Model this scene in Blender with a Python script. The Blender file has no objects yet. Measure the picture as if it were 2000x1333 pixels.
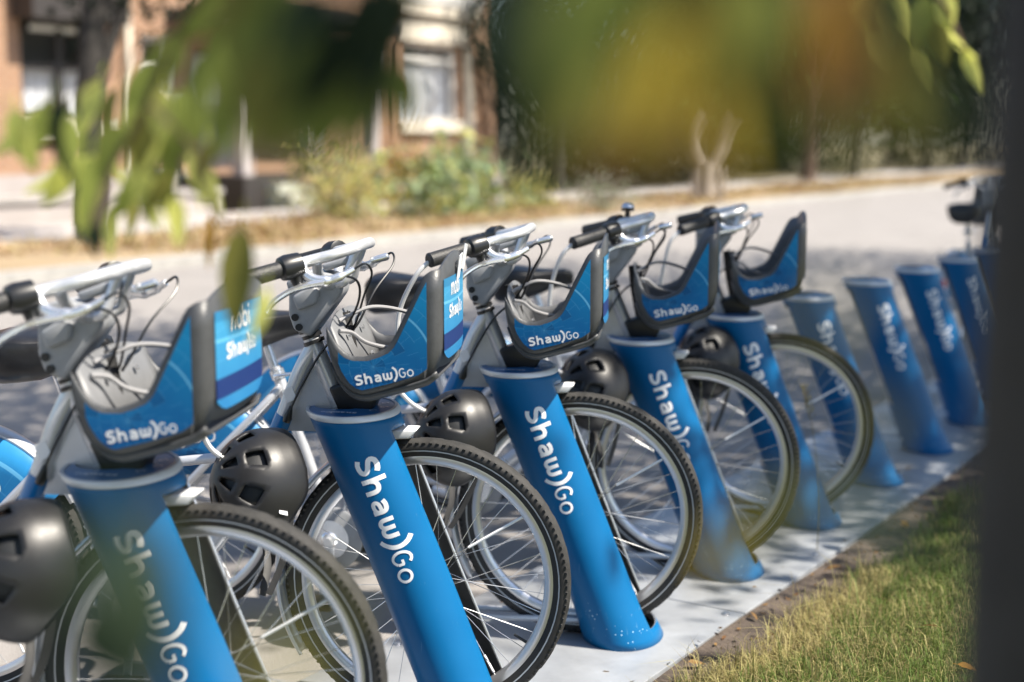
import bpy, bmesh, math, random
from mathutils import Vector, Matrix
import numpy as np
random.seed(7); rng = np.random.default_rng(11)
SC = bpy.context.scene
COL = SC.collection
rad = math.radians

# ------------------------------------------------------------------ camera, sky, sun, exposure
cam_d = bpy.data.cameras.new('camera'); cam = bpy.data.objects.new('camera', cam_d); COL.objects.link(cam)
cam.location = (0, 0, 1.40); cam.rotation_euler = (rad(90 - 8.063), 0, 0)
cam_d.lens = 50; cam_d.sensor_width = 36; cam_d.clip_start = 0.05; cam_d.clip_end = 2000
cam_d.dof.use_dof = True; cam_d.dof.focus_distance = 3.42; cam_d.dof.aperture_fstop = 1.5
SC.camera = cam
SUN_EL, SUN_H = rad(54), Vector((0.948, -0.317))
w = bpy.data.worlds.new('World'); SC.world = w; w.use_nodes = True
nt = w.node_tree; bg = nt.nodes['Background']
sky = nt.nodes.new('ShaderNodeTexSky'); sky.sky_type = 'NISHITA'; sky.sun_disc = False
sky.sun_elevation = SUN_EL; sky.sun_rotation = math.atan2(SUN_H.x, SUN_H.y)
nt.links.new(sky.outputs[0], bg.inputs[0]); bg.inputs[1].default_value = 0.095
sd = bpy.data.lights.new('sun', 'SUN'); sd.energy = 5.0; sd.angle = rad(0.53); sd.color = (1, .92, .80)
sun = bpy.data.objects.new('sun', sd); COL.objects.link(sun)
SV = Vector((SUN_H.x * math.cos(SUN_EL), SUN_H.y * math.cos(SUN_EL), math.sin(SUN_EL)))
sun.rotation_euler = SV.to_track_quat('Z', 'Y').to_euler(); sun.location = SV * 30
SC.view_settings.view_transform = 'Standard'; SC.view_settings.look = 'None'
SC.view_settings.exposure = 1.05; SC.view_settings.gamma = 1.0
SC.render.engine = 'CYCLES'; SC.cycles.use_denoising = True
SC.cycles.max_bounces = 8; SC.cycles.transparent_max_bounces = 8
SC.cycles.caustics_reflective = False; SC.cycles.caustics_refractive = False
SC.cycles.sample_clamp_indirect = 6.0

# ------------------------------------------------------------------ frames of the street
RR = Vector((.52245, .85267, 0)); QQ = Vector((.85267, -.52245, 0))     # along the street / towards the camera side
O3 = Vector((.174, 3.951, 0))
RD = Vector((.5416, .8407, 0)); QD = Vector((.8407, -.5416, 0)); OD = Vector((.1898, 3.8893, 0)); SP = .7248   # the dock row
def row(r, q, z=0): return OD + RD * r + QD * q + Vector((0, 0, z))
def street(r, q, z=0): return O3 + RR * r + QQ * q + Vector((0, 0, z))
BIKE_ROT = -rad(6.507)

# ------------------------------------------------------------------ materials
MAT = {}
def nodes_of(m): m.use_nodes = True; return m.node_tree.nodes, m.node_tree.links, m.node_tree.nodes['Principled BSDF']
def mat(name, col, rough=.5, metal=0, spec=.5, noise=None, bump=None, coat=0, bands=None):
    """noise=(scale, amount[, colour2]); bump=(scale, strength)"""
    m = bpy.data.materials.new(name); N, L, b = nodes_of(m)
    b.inputs['Base Color'].default_value = (*col, 1); b.inputs['Roughness'].default_value = rough
    b.inputs['Metallic'].default_value = metal; b.inputs['Specular IOR Level'].default_value = spec
    if coat: b.inputs['Coat Weight'].default_value = coat; b.inputs['Coat Roughness'].default_value = .12
    tc = N.new('ShaderNodeTexCoord')
    if noise:
        n = N.new('ShaderNodeTexNoise'); n.inputs['Scale'].default_value = noise[0]; n.inputs['Detail'].default_value = 6
        n.inputs['Roughness'].default_value = .65
        L.new(tc.outputs['Object'], n.inputs['Vector'])
        r = N.new('ShaderNodeValToRGB'); r.color_ramp.elements[0].position = .3; r.color_ramp.elements[1].position = .72
        c2 = noise[2] if len(noise) > 2 else tuple(min(1, c * (1 + noise[1])) for c in col)
        c1 = tuple(c * (1 - noise[1]) for c in col) if len(noise) < 3 else col
        r.color_ramp.elements[0].color = (*c1, 1); r.color_ramp.elements[1].color = (*c2, 1)
        L.new(n.outputs['Fac'], r.inputs[0]); L.new(r.outputs[0], b.inputs['Base Color'])
        mr = N.new('ShaderNodeMapRange'); mr.inputs['To Min'].default_value = max(0, rough - .08); mr.inputs['To Max'].default_value = min(1, rough + .1)
        L.new(n.outputs['Fac'], mr.inputs['Value']); L.new(mr.outputs[0], b.inputs['Roughness'])
    if bump:
        n2 = N.new('ShaderNodeTexNoise'); n2.inputs['Scale'].default_value = bump[0]; n2.inputs['Detail'].default_value = 5
        L.new(tc.outputs['Object'], n2.inputs['Vector'])
        bp = N.new('ShaderNodeBump'); bp.inputs['Strength'].default_value = bump[1]; bp.inputs['Distance'].default_value = .01
        L.new(n2.outputs['Fac'], bp.inputs['Height']); L.new(bp.outputs[0], b.inputs['Normal'])
    MAT[name] = m; return m
def leafmat(name, col, trans=.45, var=.35, rough=.5):
    m = bpy.data.materials.new(name); N, L, b = nodes_of(m)
    out = N['Material Output']; b.inputs['Roughness'].default_value = rough; b.inputs['Specular IOR Level'].default_value = .12
    tr = N.new('ShaderNodeBsdfTranslucent'); mx = N.new('ShaderNodeMixShader'); mx.inputs[0].default_value = trans
    geo = N.new('ShaderNodeNewGeometry'); hs = N.new('ShaderNodeHueSaturation')
    rp = N.new('ShaderNodeMapRange'); rp.inputs['To Min'].default_value = 1 - var; rp.inputs['To Max'].default_value = 1 + var
    rh = N.new('ShaderNodeMapRange'); rh.inputs['To Min'].default_value = .485; rh.inputs['To Max'].default_value = .515
    L.new(geo.outputs['Random Per Island'], rp.inputs['Value']); L.new(geo.outputs['Random Per Island'], rh.inputs['Value'])
    L.new(rp.outputs[0], hs.inputs['Value']); L.new(rh.outputs[0], hs.inputs['Hue']); hs.inputs['Color'].default_value = (*col, 1)
    L.new(hs.outputs[0], b.inputs['Base Color']); L.new(hs.outputs[0], tr.inputs[0])
    L.new(b.outputs[0], mx.inputs[1]); L.new(tr.outputs[0], mx.inputs[2]); L.new(mx.outputs[0], out.inputs[0])
    MAT[name] = m; return m

def graphic_mat(name, c_lo, c_hi, cx, cz, scale):
    """printed street-map graphic on the basket and skirt panels: rings, spokes and blocks over a blue gradient"""
    m = bpy.data.materials.new(name); N, L, b = nodes_of(m)
    tc = N.new('ShaderNodeTexCoord'); sp = N.new('ShaderNodeSeparateXYZ'); L.new(tc.outputs['Object'], sp.inputs[0])
    def M(op, a, c=None, d=None):
        n = N.new('ShaderNodeMath'); n.operation = op
        for i, x in enumerate((a, c, d)):
            if x is None: continue
            if isinstance(x, (int, float)): n.inputs[i].default_value = x
            else: L.new(x, n.inputs[i])
        return n.outputs[0]
    dx = M('SUBTRACT', sp.outputs['X'], cx); dz = M('SUBTRACT', sp.outputs['Z'], cz)
    r = M('SQRT', M('ADD', M('MULTIPLY', dx, dx), M('MULTIPLY', dz, dz)))
    rr = M('DIVIDE', r, scale); an = M('DIVIDE', M('ARCTAN2', dz, dx), 2 * math.pi)
    ring_i = M('FLOOR', M('MULTIPLY', rr, 5.0)); ring_f = M('FRACT', M('MULTIPLY', rr, 5.0))
    ring = M('LESS_THAN', M('ABSOLUTE', M('SUBTRACT', rr, 1.0)), .018)
    cells = M('MULTIPLY', an, 17.0); cf = M('FRACT', M('ADD', cells, M('MULTIPLY', ring_i, .37)))
    ln = M('LESS_THAN', M('MULTIPLY', cf, r), .0016)
    ln2 = M('MULTIPLY', M('LESS_THAN', ring_f, .035), M('GREATER_THAN', M('FRACT', M('MULTIPLY', an, 5.3)), .45))
    lines = M('MAXIMUM', ring, M('MULTIPLY', M('MAXIMUM', ln, ln2), .5))
    wn = N.new('ShaderNodeTexWhiteNoise'); wn.noise_dimensions = '2D'; cv = N.new('ShaderNodeCombineXYZ')
    L.new(M('FLOOR', M('ADD', cells, M('MULTIPLY', ring_i, .37))), cv.inputs[0]); L.new(ring_i, cv.inputs[1]); L.new(cv.outputs[0], wn.inputs['Vector'])
    dark = M('MULTIPLY', M('GREATER_THAN', wn.outputs['Value'], .8), .35)
    gr = M('ADD', M('MULTIPLY', dz, 1.6 / scale * .35), .42)
    ns = N.new('ShaderNodeTexNoise'); ns.inputs['Scale'].default_value = 14; L.new(tc.outputs['Object'], ns.inputs['Vector'])
    gr = M('ADD', gr, M('MULTIPLY', M('SUBTRACT', ns.outputs['Fac'], .5), .5))
    ramp = N.new('ShaderNodeValToRGB'); ramp.color_ramp.elements[0].color = (*c_lo, 1); ramp.color_ramp.elements[1].color = (*c_hi, 1)
    L.new(gr, ramp.inputs[0])
    mx = N.new('ShaderNodeMix'); mx.data_type = 'RGBA'; L.new(dark, mx.inputs[0]); L.new(ramp.outputs[0], mx.inputs[6]); mx.inputs[7].default_value = (*[c * .5 for c in c_lo], 1)
    mx2 = N.new('ShaderNodeMix'); mx2.data_type = 'RGBA'; L.new(M('MULTIPLY', lines, .55), mx2.inputs[0]); L.new(mx.outputs[2], mx2.inputs[6]); mx2.inputs[7].default_value = (.18, .52, .78, 1)
    L.new(mx2.outputs[2], b.inputs['Base Color']); b.inputs['Roughness'].default_value = .35; b.inputs['Specular IOR Level'].default_value = .25
    MAT[name] = m; return m

# dock paint: blue, scuffed and speckled towards the ground
def dock_paint():
    m = mat('dock_blue', (.002, .112, .285), .36, spec=.22); N, L, b = nodes_of(m)
    tc = N.new('ShaderNodeTexCoord'); v = N.new('ShaderNodeTexVoronoi'); v.inputs['Scale'].default_value = 85; v.inputs['Randomness'].default_value = 1
    L.new(tc.outputs['Object'], v.inputs['Vector'])
    big = N.new('ShaderNodeTexNoise'); big.inputs['Scale'].default_value = 9; L.new(tc.outputs['Object'], big.inputs['Vector'])
    sp = N.new('ShaderNodeSeparateXYZ'); L.new(tc.outputs['Object'], sp.inputs[0])
    low = N.new('ShaderNodeMapRange'); low.inputs['From Min'].default_value = .38; low.inputs['From Max'].default_value = .1; L.new(sp.outputs['Z'], low.inputs['Value'])
    th = N.new('ShaderNodeMath'); th.operation = 'LESS_THAN'; L.new(v.outputs['Distance'], th.inputs[0])
    sz = N.new('ShaderNodeMath'); sz.operation = 'MULTIPLY'; L.new(low.outputs[0], sz.inputs[0])
    s2 = N.new('ShaderNodeMapRange'); s2.inputs['From Min'].default_value = .5; s2.inputs['From Max'].default_value = .72; s2.inputs['To Max'].default_value = .26
    L.new(big.outputs['Fac'], s2.inputs['Value']); L.new(s2.outputs[0], sz.inputs[1]); L.new(sz.outputs[0], th.inputs[1])
    n3 = N.new('ShaderNodeTexNoise'); n3.inputs['Scale'].default_value = 5; n3.inputs['Detail'].default_value = 7; L.new(tc.outputs['Object'], n3.inputs['Vector'])
    rp = N.new('ShaderNodeValToRGB'); rp.color_ramp.elements[0].position = .3; rp.color_ramp.elements[1].position = .75
    rp.color_ramp.elements[0].color = (.001, .10, .265, 1); rp.color_ramp.elements[1].color = (.003, .122, .305, 1); L.new(n3.outputs['Fac'], rp.inputs[0])
    mx = N.new('ShaderNodeMix'); mx.data_type = 'RGBA'; L.new(th.outputs[0], mx.inputs[0]); L.new(rp.outputs[0], mx.inputs[6]); mx.inputs[7].default_value = (.3, .48, .62, 1)
    mp = N.new('ShaderNodeMapping'); mp.inputs['Scale'].default_value = (150, 150, 14); mp.inputs['Rotation'].default_value = (0, .35, 0); L.new(tc.outputs['Object'], mp.inputs[0])
    sn = N.new('ShaderNodeTexNoise'); sn.inputs['Scale'].default_value = 1; sn.inputs['Detail'].default_value = 3; L.new(mp.outputs[0], sn.inputs['Vector'])
    sr = N.new('ShaderNodeMapRange'); sr.inputs['From Min'].default_value = .66; sr.inputs['From Max'].default_value = .74; sr.inputs['To Max'].default_value = .4; L.new(sn.outputs['Fac'], sr.inputs['Value'])
    sm_ = N.new('ShaderNodeMath'); sm_.operation = 'MULTIPLY'; L.new(sr.outputs[0], sm_.inputs[0])
    sg = N.new('ShaderNodeMapRange'); sg.inputs['From Min'].default_value = .5; sg.inputs['From Max'].default_value = .65; L.new(big.outputs['Fac'], sg.inputs['Value']); L.new(sg.outputs[0], sm_.inputs[1])
    mx2 = N.new('ShaderNodeMix'); mx2.data_type = 'RGBA'; L.new(sm_.outputs[0], mx2.inputs[0]); L.new(mx.outputs[2], mx2.inputs[6]); mx2.inputs[7].default_value = (.14, .30, .45, 1)
    L.new(mx2.outputs[2], b.inputs['Base Color'])
    mr = N.new('ShaderNodeMapRange'); mr.inputs['To Min'].default_value = .26; mr.inputs['To Max'].default_value = .5; L.new(n3.outputs['Fac'], mr.inputs['Value']); L.new(mr.outputs[0], b.inputs['Roughness'])
dock_paint()
mat('dock_inner', (.12, .125, .13), .6, noise=(20, .25)); mat('alu_edge', (.62, .63, .65), .35, .85)
mat('dock_rim', (.62, .63, .65), .4, .3); mat('dock_top', (.008, .13, .34), .32, noise=(12, .3))
mat('white_vinyl', (.82, .83, .85), .45); mat('silver_paint', (.62, .63, .66), .3, .35, coat=.5, noise=(30, .06))
mat('polished', (.82, .83, .85), .24, .85); mat('brushed', (.70, .71, .73), .36, .55, noise=(40, .08))
mat('rim_alu', (.70, .70, .72), .28, .75); mat('grey_plastic', (.33, .34, .355), .40, noise=(25, .12))
mat('basket_grey', (.062, .065, .07), .42, noise=(30, .15), bump=(220, .08)); mat('basket_inner', (.17, .175, .185), .45, noise=(14, .12))
mat('black_plastic', (.012, .013, .015), .35); mat('black_rubber', (.018, .018, .019), .6, noise=(60, .3)); mat('grip_rubber', (.022, .022, .023), .5, bump=(300, .2))
mat('tyre', (.012, .012, .013), .65, noise=(18, .4, (.024, .023, .022))); mat('tread', (.016, .016, .016), .75, noise=(22, .35, (.042, .040, .038)))
mat('reflective', (.5, .51, .52), .35, .3); mat('cable_white', (.66, .66, .66), .35); mat('cable_grey', (.30, .30, .31), .4)
mat('helmet_black', (.013, .013, .0145), .40, spec=.45, noise=(70, .2, (.013, .013, .013))); mat('helmet_matte', (.012, .013, .014), .5)
mat('sleeve_blue', (.006, .16, .42), .3, coat=.3); mat('orange_mark', (.8, .14, .03), .4); mat('red_lens', (.5, .02, .02), .25); mat('skirt_dark', (.01, .03, .14), .4)
graphic_mat('basket_print', (.0, .045, .21), (.004, .20, .43), -.085, .885, .135)
graphic_mat('skirt_print', (.003, .075, .29), (.025, .22, .47), -1.18, .345, .30)
graphic_mat('front_print', (.004, .09, .32), (.05, .28, .50), 0, .88, .16)
mat('seat_black', (.014, .014, .016), .38, noise=(40, .3))
mat('plate_alu', (.43, .45, .475), .42, .45, noise=(6, .14), bump=(45, .10)); mat('bolt_steel', (.6, .6, .62), .35, .9)
# ------------------------------------------------------------------ mesh builder
class MB:
    def __init__(s): s.v = []; s.f = []; s.m = []
    def add(s, vs, fs, mi=0):
        o = len(s.v); s.v += [tuple(p) for p in vs]
        for f in fs: s.f.append(tuple(i + o for i in f)); s.m.append(mi)
        return s
    def box(s, c, d, mi=0, rot=None):
        c = Vector(c); M = rot or Matrix.Identity(3)
        vs = [c + M @ Vector((x * d[0] / 2, y * d[1] / 2, z * d[2] / 2)) for x in (-1, 1) for y in (-1, 1) for z in (-1, 1)]
        return s.add(vs, [(0, 1, 3, 2), (4, 6, 7, 5), (0, 4, 5, 1), (2, 3, 7, 6), (0, 2, 6, 4), (1, 5, 7, 3)], mi)
    def tube(s, pts, r, n=10, mi=0, closed=False, caps=True, flat=None):
        P = [Vector(p) for p in pts]; K = len(P)
        rs = r if isinstance(r, (list, tuple)) else [r] * K
        T = []
        for i in range(K):
            a = P[i - 1] if (i > 0 or closed) else P[i]; b = P[(i + 1) % K] if (i < K - 1 or closed) else P[i]
            T.append((b - a).normalized())
        up = Vector((0, 1, 0)) if abs(T[0].y) < .8 else Vector((0, 0, 1))
        u = T[0].cross(up).normalized(); vs = []
        for i in range(K):
            u = (u - T[i] * u.dot(T[i])).normalized(); w_ = T[i].cross(u)
            for k in range(n):
                a = 2 * math.pi * k / n; fl = flat if flat else (1, 1)
                vs.append(P[i] + (u * math.cos(a) * fl[0] + w_ * math.sin(a) * fl[1]) * rs[i])
        fs = []
        for i in range(K if closed else K - 1):
            j = (i + 1) % K
            for k in range(n): fs.append((i * n + k, i * n + (k + 1) % n, j * n + (k + 1) % n, j * n + k))
        if caps and not closed: fs.append(tuple(range(n - 1, -1, -1))); fs.append(tuple(range((K - 1) * n, K * n)))
        return s.add(vs, fs, mi)
    def lathe(s, prof, n=48, c=(0, 0, 0), axis='Y', mi=0, closed_prof=False, amod=None):
        """prof: (radius, height along axis)"""
        vs = []; K = len(prof)
        for k in range(n):
            a = 2 * math.pi * k / n
            for j, (r, h) in enumerate(prof):
                rr = r + (amod(k, j) if amod else 0)
                x, y = rr * math.cos(a), rr * math.sin(a)
                p = (x, h, y) if axis == 'Y' else (x, y, h) if axis == 'Z' else (h, x, y)
                vs.append((p[0] + c[0], p[1] + c[1], p[2] + c[2]))
        fs = []
        for k in range(n):
            k2 = (k + 1) % n
            for j in range(K if closed_prof else K - 1):
                j2 = (j + 1) % K; fs.append((k * K + j, k * K + j2, k2 * K + j2, k2 * K + j))
        return s.add(vs, fs, mi)
    def prism(s, poly, y0, y1, mi=0, plane='XZ'):
        n = len(poly)
        f3 = (lambda p, y: (p[0], y, p[1])) if plane == 'XZ' else (lambda p, y: (p[0], p[1], y))
        vs = [f3(p, y0) for p in poly] + [f3(p, y1) for p in poly]
        fs = [tuple(range(n)), tuple(range(2 * n - 1, n - 1, -1))] + [(i, i + n, (i + 1) % n + n, (i + 1) % n) for i in range(n)]
        return s.add(vs, fs, mi)
    def mesh(s, name, mats, smooth=True, ang=38, bevel=0, weld=0, keep=False):
        me = bpy.data.meshes.new(name); me.from_pydata(s.v, [], s.f)
        for m in mats if isinstance(mats, (list, tuple)) else [mats]: me.materials.append(MAT[m] if isinstance(m, str) else m)
        me.polygons.foreach_set('material_index', s.m)
        bm = bmesh.new(); bm.from_mesh(me)
        if weld: bmesh.ops.remove_doubles(bm, verts=bm.verts, dist=weld)
        if bevel:
            es = [e for e in bm.edges if len(e.link_faces) == 2 and e.calc_face_angle(0) > rad(30)]
            bmesh.ops.bevel(bm, geom=es, offset=bevel, segments=3, profile=.5, affect='EDGES', clamp_overlap=True)
        if not keep: bmesh.ops.recalc_face_normals(bm, faces=bm.faces)
        bm.to_mesh(me); bm.free()
        if smooth:
            me.polygons.foreach_set('use_smooth', [True] * len(me.polygons)); me.set_sharp_from_angle(angle=rad(ang))
        me.update(); return me
    def build(s, name, mats, parent=None, **k):
        o = bpy.data.objects.new(name, s.mesh(name, mats, **k)); COL.objects.link(o)
        if parent: o.parent = parent
        return o
def empty(name, loc=(0, 0, 0), rz=0):
    o = bpy.data.objects.new(name, None); COL.objects.link(o); o.location = loc; o.rotation_euler = (0, 0, rz); o.empty_display_size = .1; return o
def tag(o, label, cat, group=None, kind=None):
    o['label'] = label; o['category'] = cat
    if group: o['group'] = group
    if kind: o['kind'] = kind
    return o
def struct(o, kind='structure'): o['kind'] = kind; return o
KIDS = {}
def copy_tree(o, parent=None):
    c = o.copy(); COL.objects.link(c); c.parent = parent
    for ch in list(o.children): copy_tree(ch, c)
    return c
def crom(pts, k=6, closed=False):
    P = [Vector(p) for p in pts]; n = len(P); out = []
    for i in range(n if closed else n - 1):
        p0 = P[i - 1] if (i > 0 or closed) else P[i] * 2 - P[i + 1]
        p1, p2 = P[i], P[(i + 1) % n]
        p3 = P[(i + 2) % n] if (i + 2 < n or closed) else p2 * 2 - p1
        for j in range(k):
            t = j / k
            out.append(.5 * ((2 * p1) + (p2 - p0) * t + (2 * p0 - 5 * p1 + 4 * p2 - p3) * t * t + (3 * p1 - p0 - 3 * p2 + p3) * t ** 3))
    if not closed: out.append(P[-1])
    return out
def interp(pts, x):
    if x <= pts[0][0]: return pts[0][1]
    for (a, b), (c, d) in zip(pts, pts[1:]):
        if x <= c: return b + (d - b) * (x - a) / (c - a)
    return pts[-1][1]

# ------------------------------------------------------------------ the printed logo, drawn as strokes (unit length 1)
def ell(cx, cy, rx, ry, a0, a1, n=26): return [(cx + rx * math.cos(rad(a0 + (a1 - a0) * i / n)), cy + ry * math.sin(rad(a0 + (a1 - a0) * i / n))) for i in range(n + 1)]
def seg(a, b, n=5): return [(a[0] + (b[0] - a[0]) * i / n, a[1] + (b[1] - a[1]) * i / n) for i in range(n + 1)]
def sm(p, k=5): return [(q.x, q.y) for q in crom([(a, b, 0) for a, b in p], k)]
LOGO = [
 (sm([(.118, .138), (.095, .149), (.064, .152), (.036, .145), (.021, .127), (.024, .107), (.047, .094), (.077, .083), (.104, .067), (.110, .045), (.096, .026), (.066, .017), (.036, .018), (.008, .029)]), .036),
 (seg((.175, 0), (.175, .178), 8), .035),
 (sm([(.178, .066), (.186, .090), (.206, .105), (.232, .108), (.254, .098), (.264, .074), (.265, .04), (.265, 0)]), .035),
 (sm([(.336, .098), (.360, .107), (.388, .108), (.412, .098), (.421, .074), (.421, .04), (.421, 0)]), .034),
 (sm([(.420, .064), (.388, .066), (.356, .058), (.343, .039), (.350, .022), (.374, .016), (.402, .022), (.420, .040)]), .030),
 (sm([(.486, .125), (.486, .06), (.492, .032), (.510, .018), (.532, .021), (.546, .038), (.549, .062), (.549, .118)]), .033),
 (sm([(.549, .058), (.555, .032), (.573, .018), (.596, .021), (.610, .038), (.614, .062), (.614, .125)]), .033),
 (sm([(.650, .196), (.683, .166), (.703, .122), (.706, .075), (.694, .030), (.664, -.014), (.640, -.034)]), .034),
 (ell(.800, .078, .050, .070, 48, 322), .021),
 (seg((.842, .036), (.842, .080), 4) + seg((.842, .078), (.806, .078), 4), .021),
 (ell(.930, .056, .046, .050, 0, 360), .021)]
MOBI = [(seg((.02, 0), (.02, .13)), .03), (sm([(.02, .08), (.05, .125), (.09, .115), (.10, .07), (.10, 0)]), .03), (sm([(.10, .08), (.13, .125), (.17, .115), (.18, .07), (.18, 0)]), .03),
        (ell(.29, .065, .055, .06, 0, 360), .03), (seg((.40, 0), (.40, .2)), .03), (ell(.455, .065, .055, .06, 0, 360), .03), (seg((.57, 0), (.57, .13)), .03), (seg((.57, .165), (.57, .195)), .03)]
def logo_mesh(name, fmap, logo=LOGO, material='white_vinyl'):
    """fmap(u, v, lift) -> point"""
    mb = MB()
    for si, (pl, wd) in enumerate(logo):
        P = [Vector((a, b)) for a, b in pl]; vs = []
        for i in range(len(P)):
            t = (P[min(i + 1, len(P) - 1)] - P[max(i - 1, 0)]); t.normalize(); nrm = Vector((-t.y, t.x))
            for k in (-.5, 0, .5): q = P[i] + nrm * wd * k; vs.append(fmap(q.x, q.y, si * .00006))
        fs = []
        for i in range(len(P) - 1):
            for k in (0, 1): fs.append((i * 3 + k, i * 3 + k + 1, i * 3 + 4 + k, i * 3 + 3 + k))
        mb.add(vs, fs)
    return mb.mesh(name, material, smooth=False)
def obj(name, me, parent=None):
    o = bpy.data.objects.new(name, me); COL.objects.link(o)
    if parent: o.parent = parent
    return o

# ------------------------------------------------------------------ setting: road, verge, pavement, plate, soil
def strip(name, q0, q1, z, m, r0=-40, r1=160, step=8, zf=None):
    mb = MB(); n = int((r1 - r0) / step); vs = []
    for i in range(n + 1):
        r = r0 + (r1 - r0) * i / n
        vs += [street(r, q0, z), street(r, q1, z)]
    mb.add(vs, [(2 * i, 2 * i + 1, 2 * i + 3, 2 * i + 2) for i in range(n)])
    return struct(mb.build(name, m, smooth=False))
mat('asphalt', (.275, .258, .245), .85, noise=(1.6, .16), bump=(190, .5))
def asphalt_detail():
    m = MAT['asphalt']; N, L, b = nodes_of(m)
    tc = N.new('ShaderNodeTexCoord'); n = N.new('ShaderNodeTexNoise'); n.inputs['Scale'].default_value = 260; n.inputs['Detail'].default_value = 2; L.new(tc.outputs['Object'], n.inputs['Vector'])
    old = b.inputs['Base Color'].links[0].from_socket
    mx = N.new('ShaderNodeMix'); mx.data_type = 'RGBA'; mx.blend_type = 'OVERLAY'; mx.inputs[0].default_value = .75
    L.new(old, mx.inputs[6]); L.new(n.outputs['Fac'], mx.inputs[7]); L.new(mx.outputs[2], b.inputs['Base Color'])
asphalt_detail()
mat('concrete', (.40, .375, .36), .9, noise=(3, .15), bump=(60, .2)); mat('kerb_stone', (.36, .35, .33), .9, noise=(5, .2))
mat('dry_grass', (.27, .20, .12), .95, noise=(.9, .3, (.40, .31, .19)), bump=(30, 1.0)); mat('yard', (.14, .12, .07), .95, noise=(.6, .3, (.24, .20, .10)), bump=(20, .8))
mat('soil', (.05, .038, .03), .95, noise=(7, .45, (.12, .092, .072)), bump=(50, 1.0)); mat('lawn_base', (.06, .075, .022), .95, noise=(4, .3, (.13, .12, .045)), bump=(40, .8))
mb = MB(); mb.add([(-400, -300, -.012), (400, -300, -.012), (400, 500, -.012), (-400, 500, -.012)], [(0, 1, 2, 3)]); struct(mb.build('ground', 'yard', smooth=False))
strip('road', -9.4, .9, 0, 'asphalt')
kb = MB()
a_, b_, c_, d_ = street(-40, -9.4), street(160, -9.4), street(160, -9.6), street(-40, -9.6)
kb.add([a_, b_, c_, d_] + [p + Vector((0, 0, .12)) for p in (a_, b_, c_, d_)], [(4, 5, 6, 7), (0, 1, 5, 4), (3, 2, 6, 7), (0, 3, 7, 4), (1, 2, 6, 5)])
struct(kb.build('kerb', 'kerb_stone', smooth=False))
strip('verge', -9.6, -13.0, .11, 'dry_grass'); strip('pavement', -13.0, -15.6, .12, 'concrete')

# near side soil with an uneven surface and the lawn
def bumpy(name, r0, r1, q0, q1, nr, nq, zf, m):
    vs = [row(r0 + (r1 - r0) * i / nr, q0 + (q1 - q0) * j / nq, zf(r0 + (r1 - r0) * i / nr, q0 + (q1 - q0) * j / nq)) for i in range(nr + 1) for j in range(nq + 1)]
    mb = MB(); mb.add(vs, [(i * (nq + 1) + j, i * (nq + 1) + j + 1, (i + 1) * (nq + 1) + j + 1, (i + 1) * (nq + 1) + j) for i in range(nr) for j in range(nq)])
    return struct(mb.build(name, m))
def hz(r, q): return .004 + .018 * (math.sin(r * 3.1 + q * 2) * math.sin(q * 5.3 - r) + 1) * .5 + .06 * min(1, max(0, (q - .45) / .5))
def edge_q(r): return .425 + .035 * max(-1, min(2.5, r)) + .03 * math.sin(r * 2.3) + .025 * math.sin(r * 5.1 + 1) + .02 * math.sin(r * 11.7)
bumpy('soil_strip', -8, 14, .348, .95, 160, 10, hz, 'soil')
bumpy('lawn', -8, 14, .37, 6, 160, 60, lambda r, q: hz(r, q) + .006 - .05 * max(0, edge_q(r) + .06 - q) / .12, 'lawn_base')

# galvanised plate the docks stand on: a run of panels
plate = empty('base_plate', row(0, 0))
tag(plate, 'long galvanised metal plate on the road, carrying the whole row of blue docks', 'metal plate')
for i in range(-2, 5):
    r0, r1 = (i * 3 + .55 - 3) * SP + .004, (i * 3 + 3.55 - 3) * SP - .004
    pb = MB(); c4 = [row(r0, -.42), row(r1, -.42), row(r1, .335), row(r0, .335)]; off = row(0, 0)
    pb.add([p - off for p in c4] + [p - off + Vector((0, 0, .016)) for p in c4], [(0, 1, 5, 4), (1, 2, 6, 5), (2, 3, 7, 6), (3, 0, 4, 7), (4, 5, 6, 7)])
    pb.build('panel', 'plate_alu', plate, bevel=.002)
bolt = MB(); bolt.lathe([(0, .022), (.008, .022), (.009, .019), (.009, .0155), (.015, .0155), (.015, .0165), (0.009, .0165)], 10, axis='Z')
bme = bolt.mesh('bolt', 'bolt_steel')
for i in range(-2, 10):
    for q in (-.37, .29):
        o = obj('bolt', bme, plate); o.location = RD * ((i - .5) * SP) + QD * q

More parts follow.
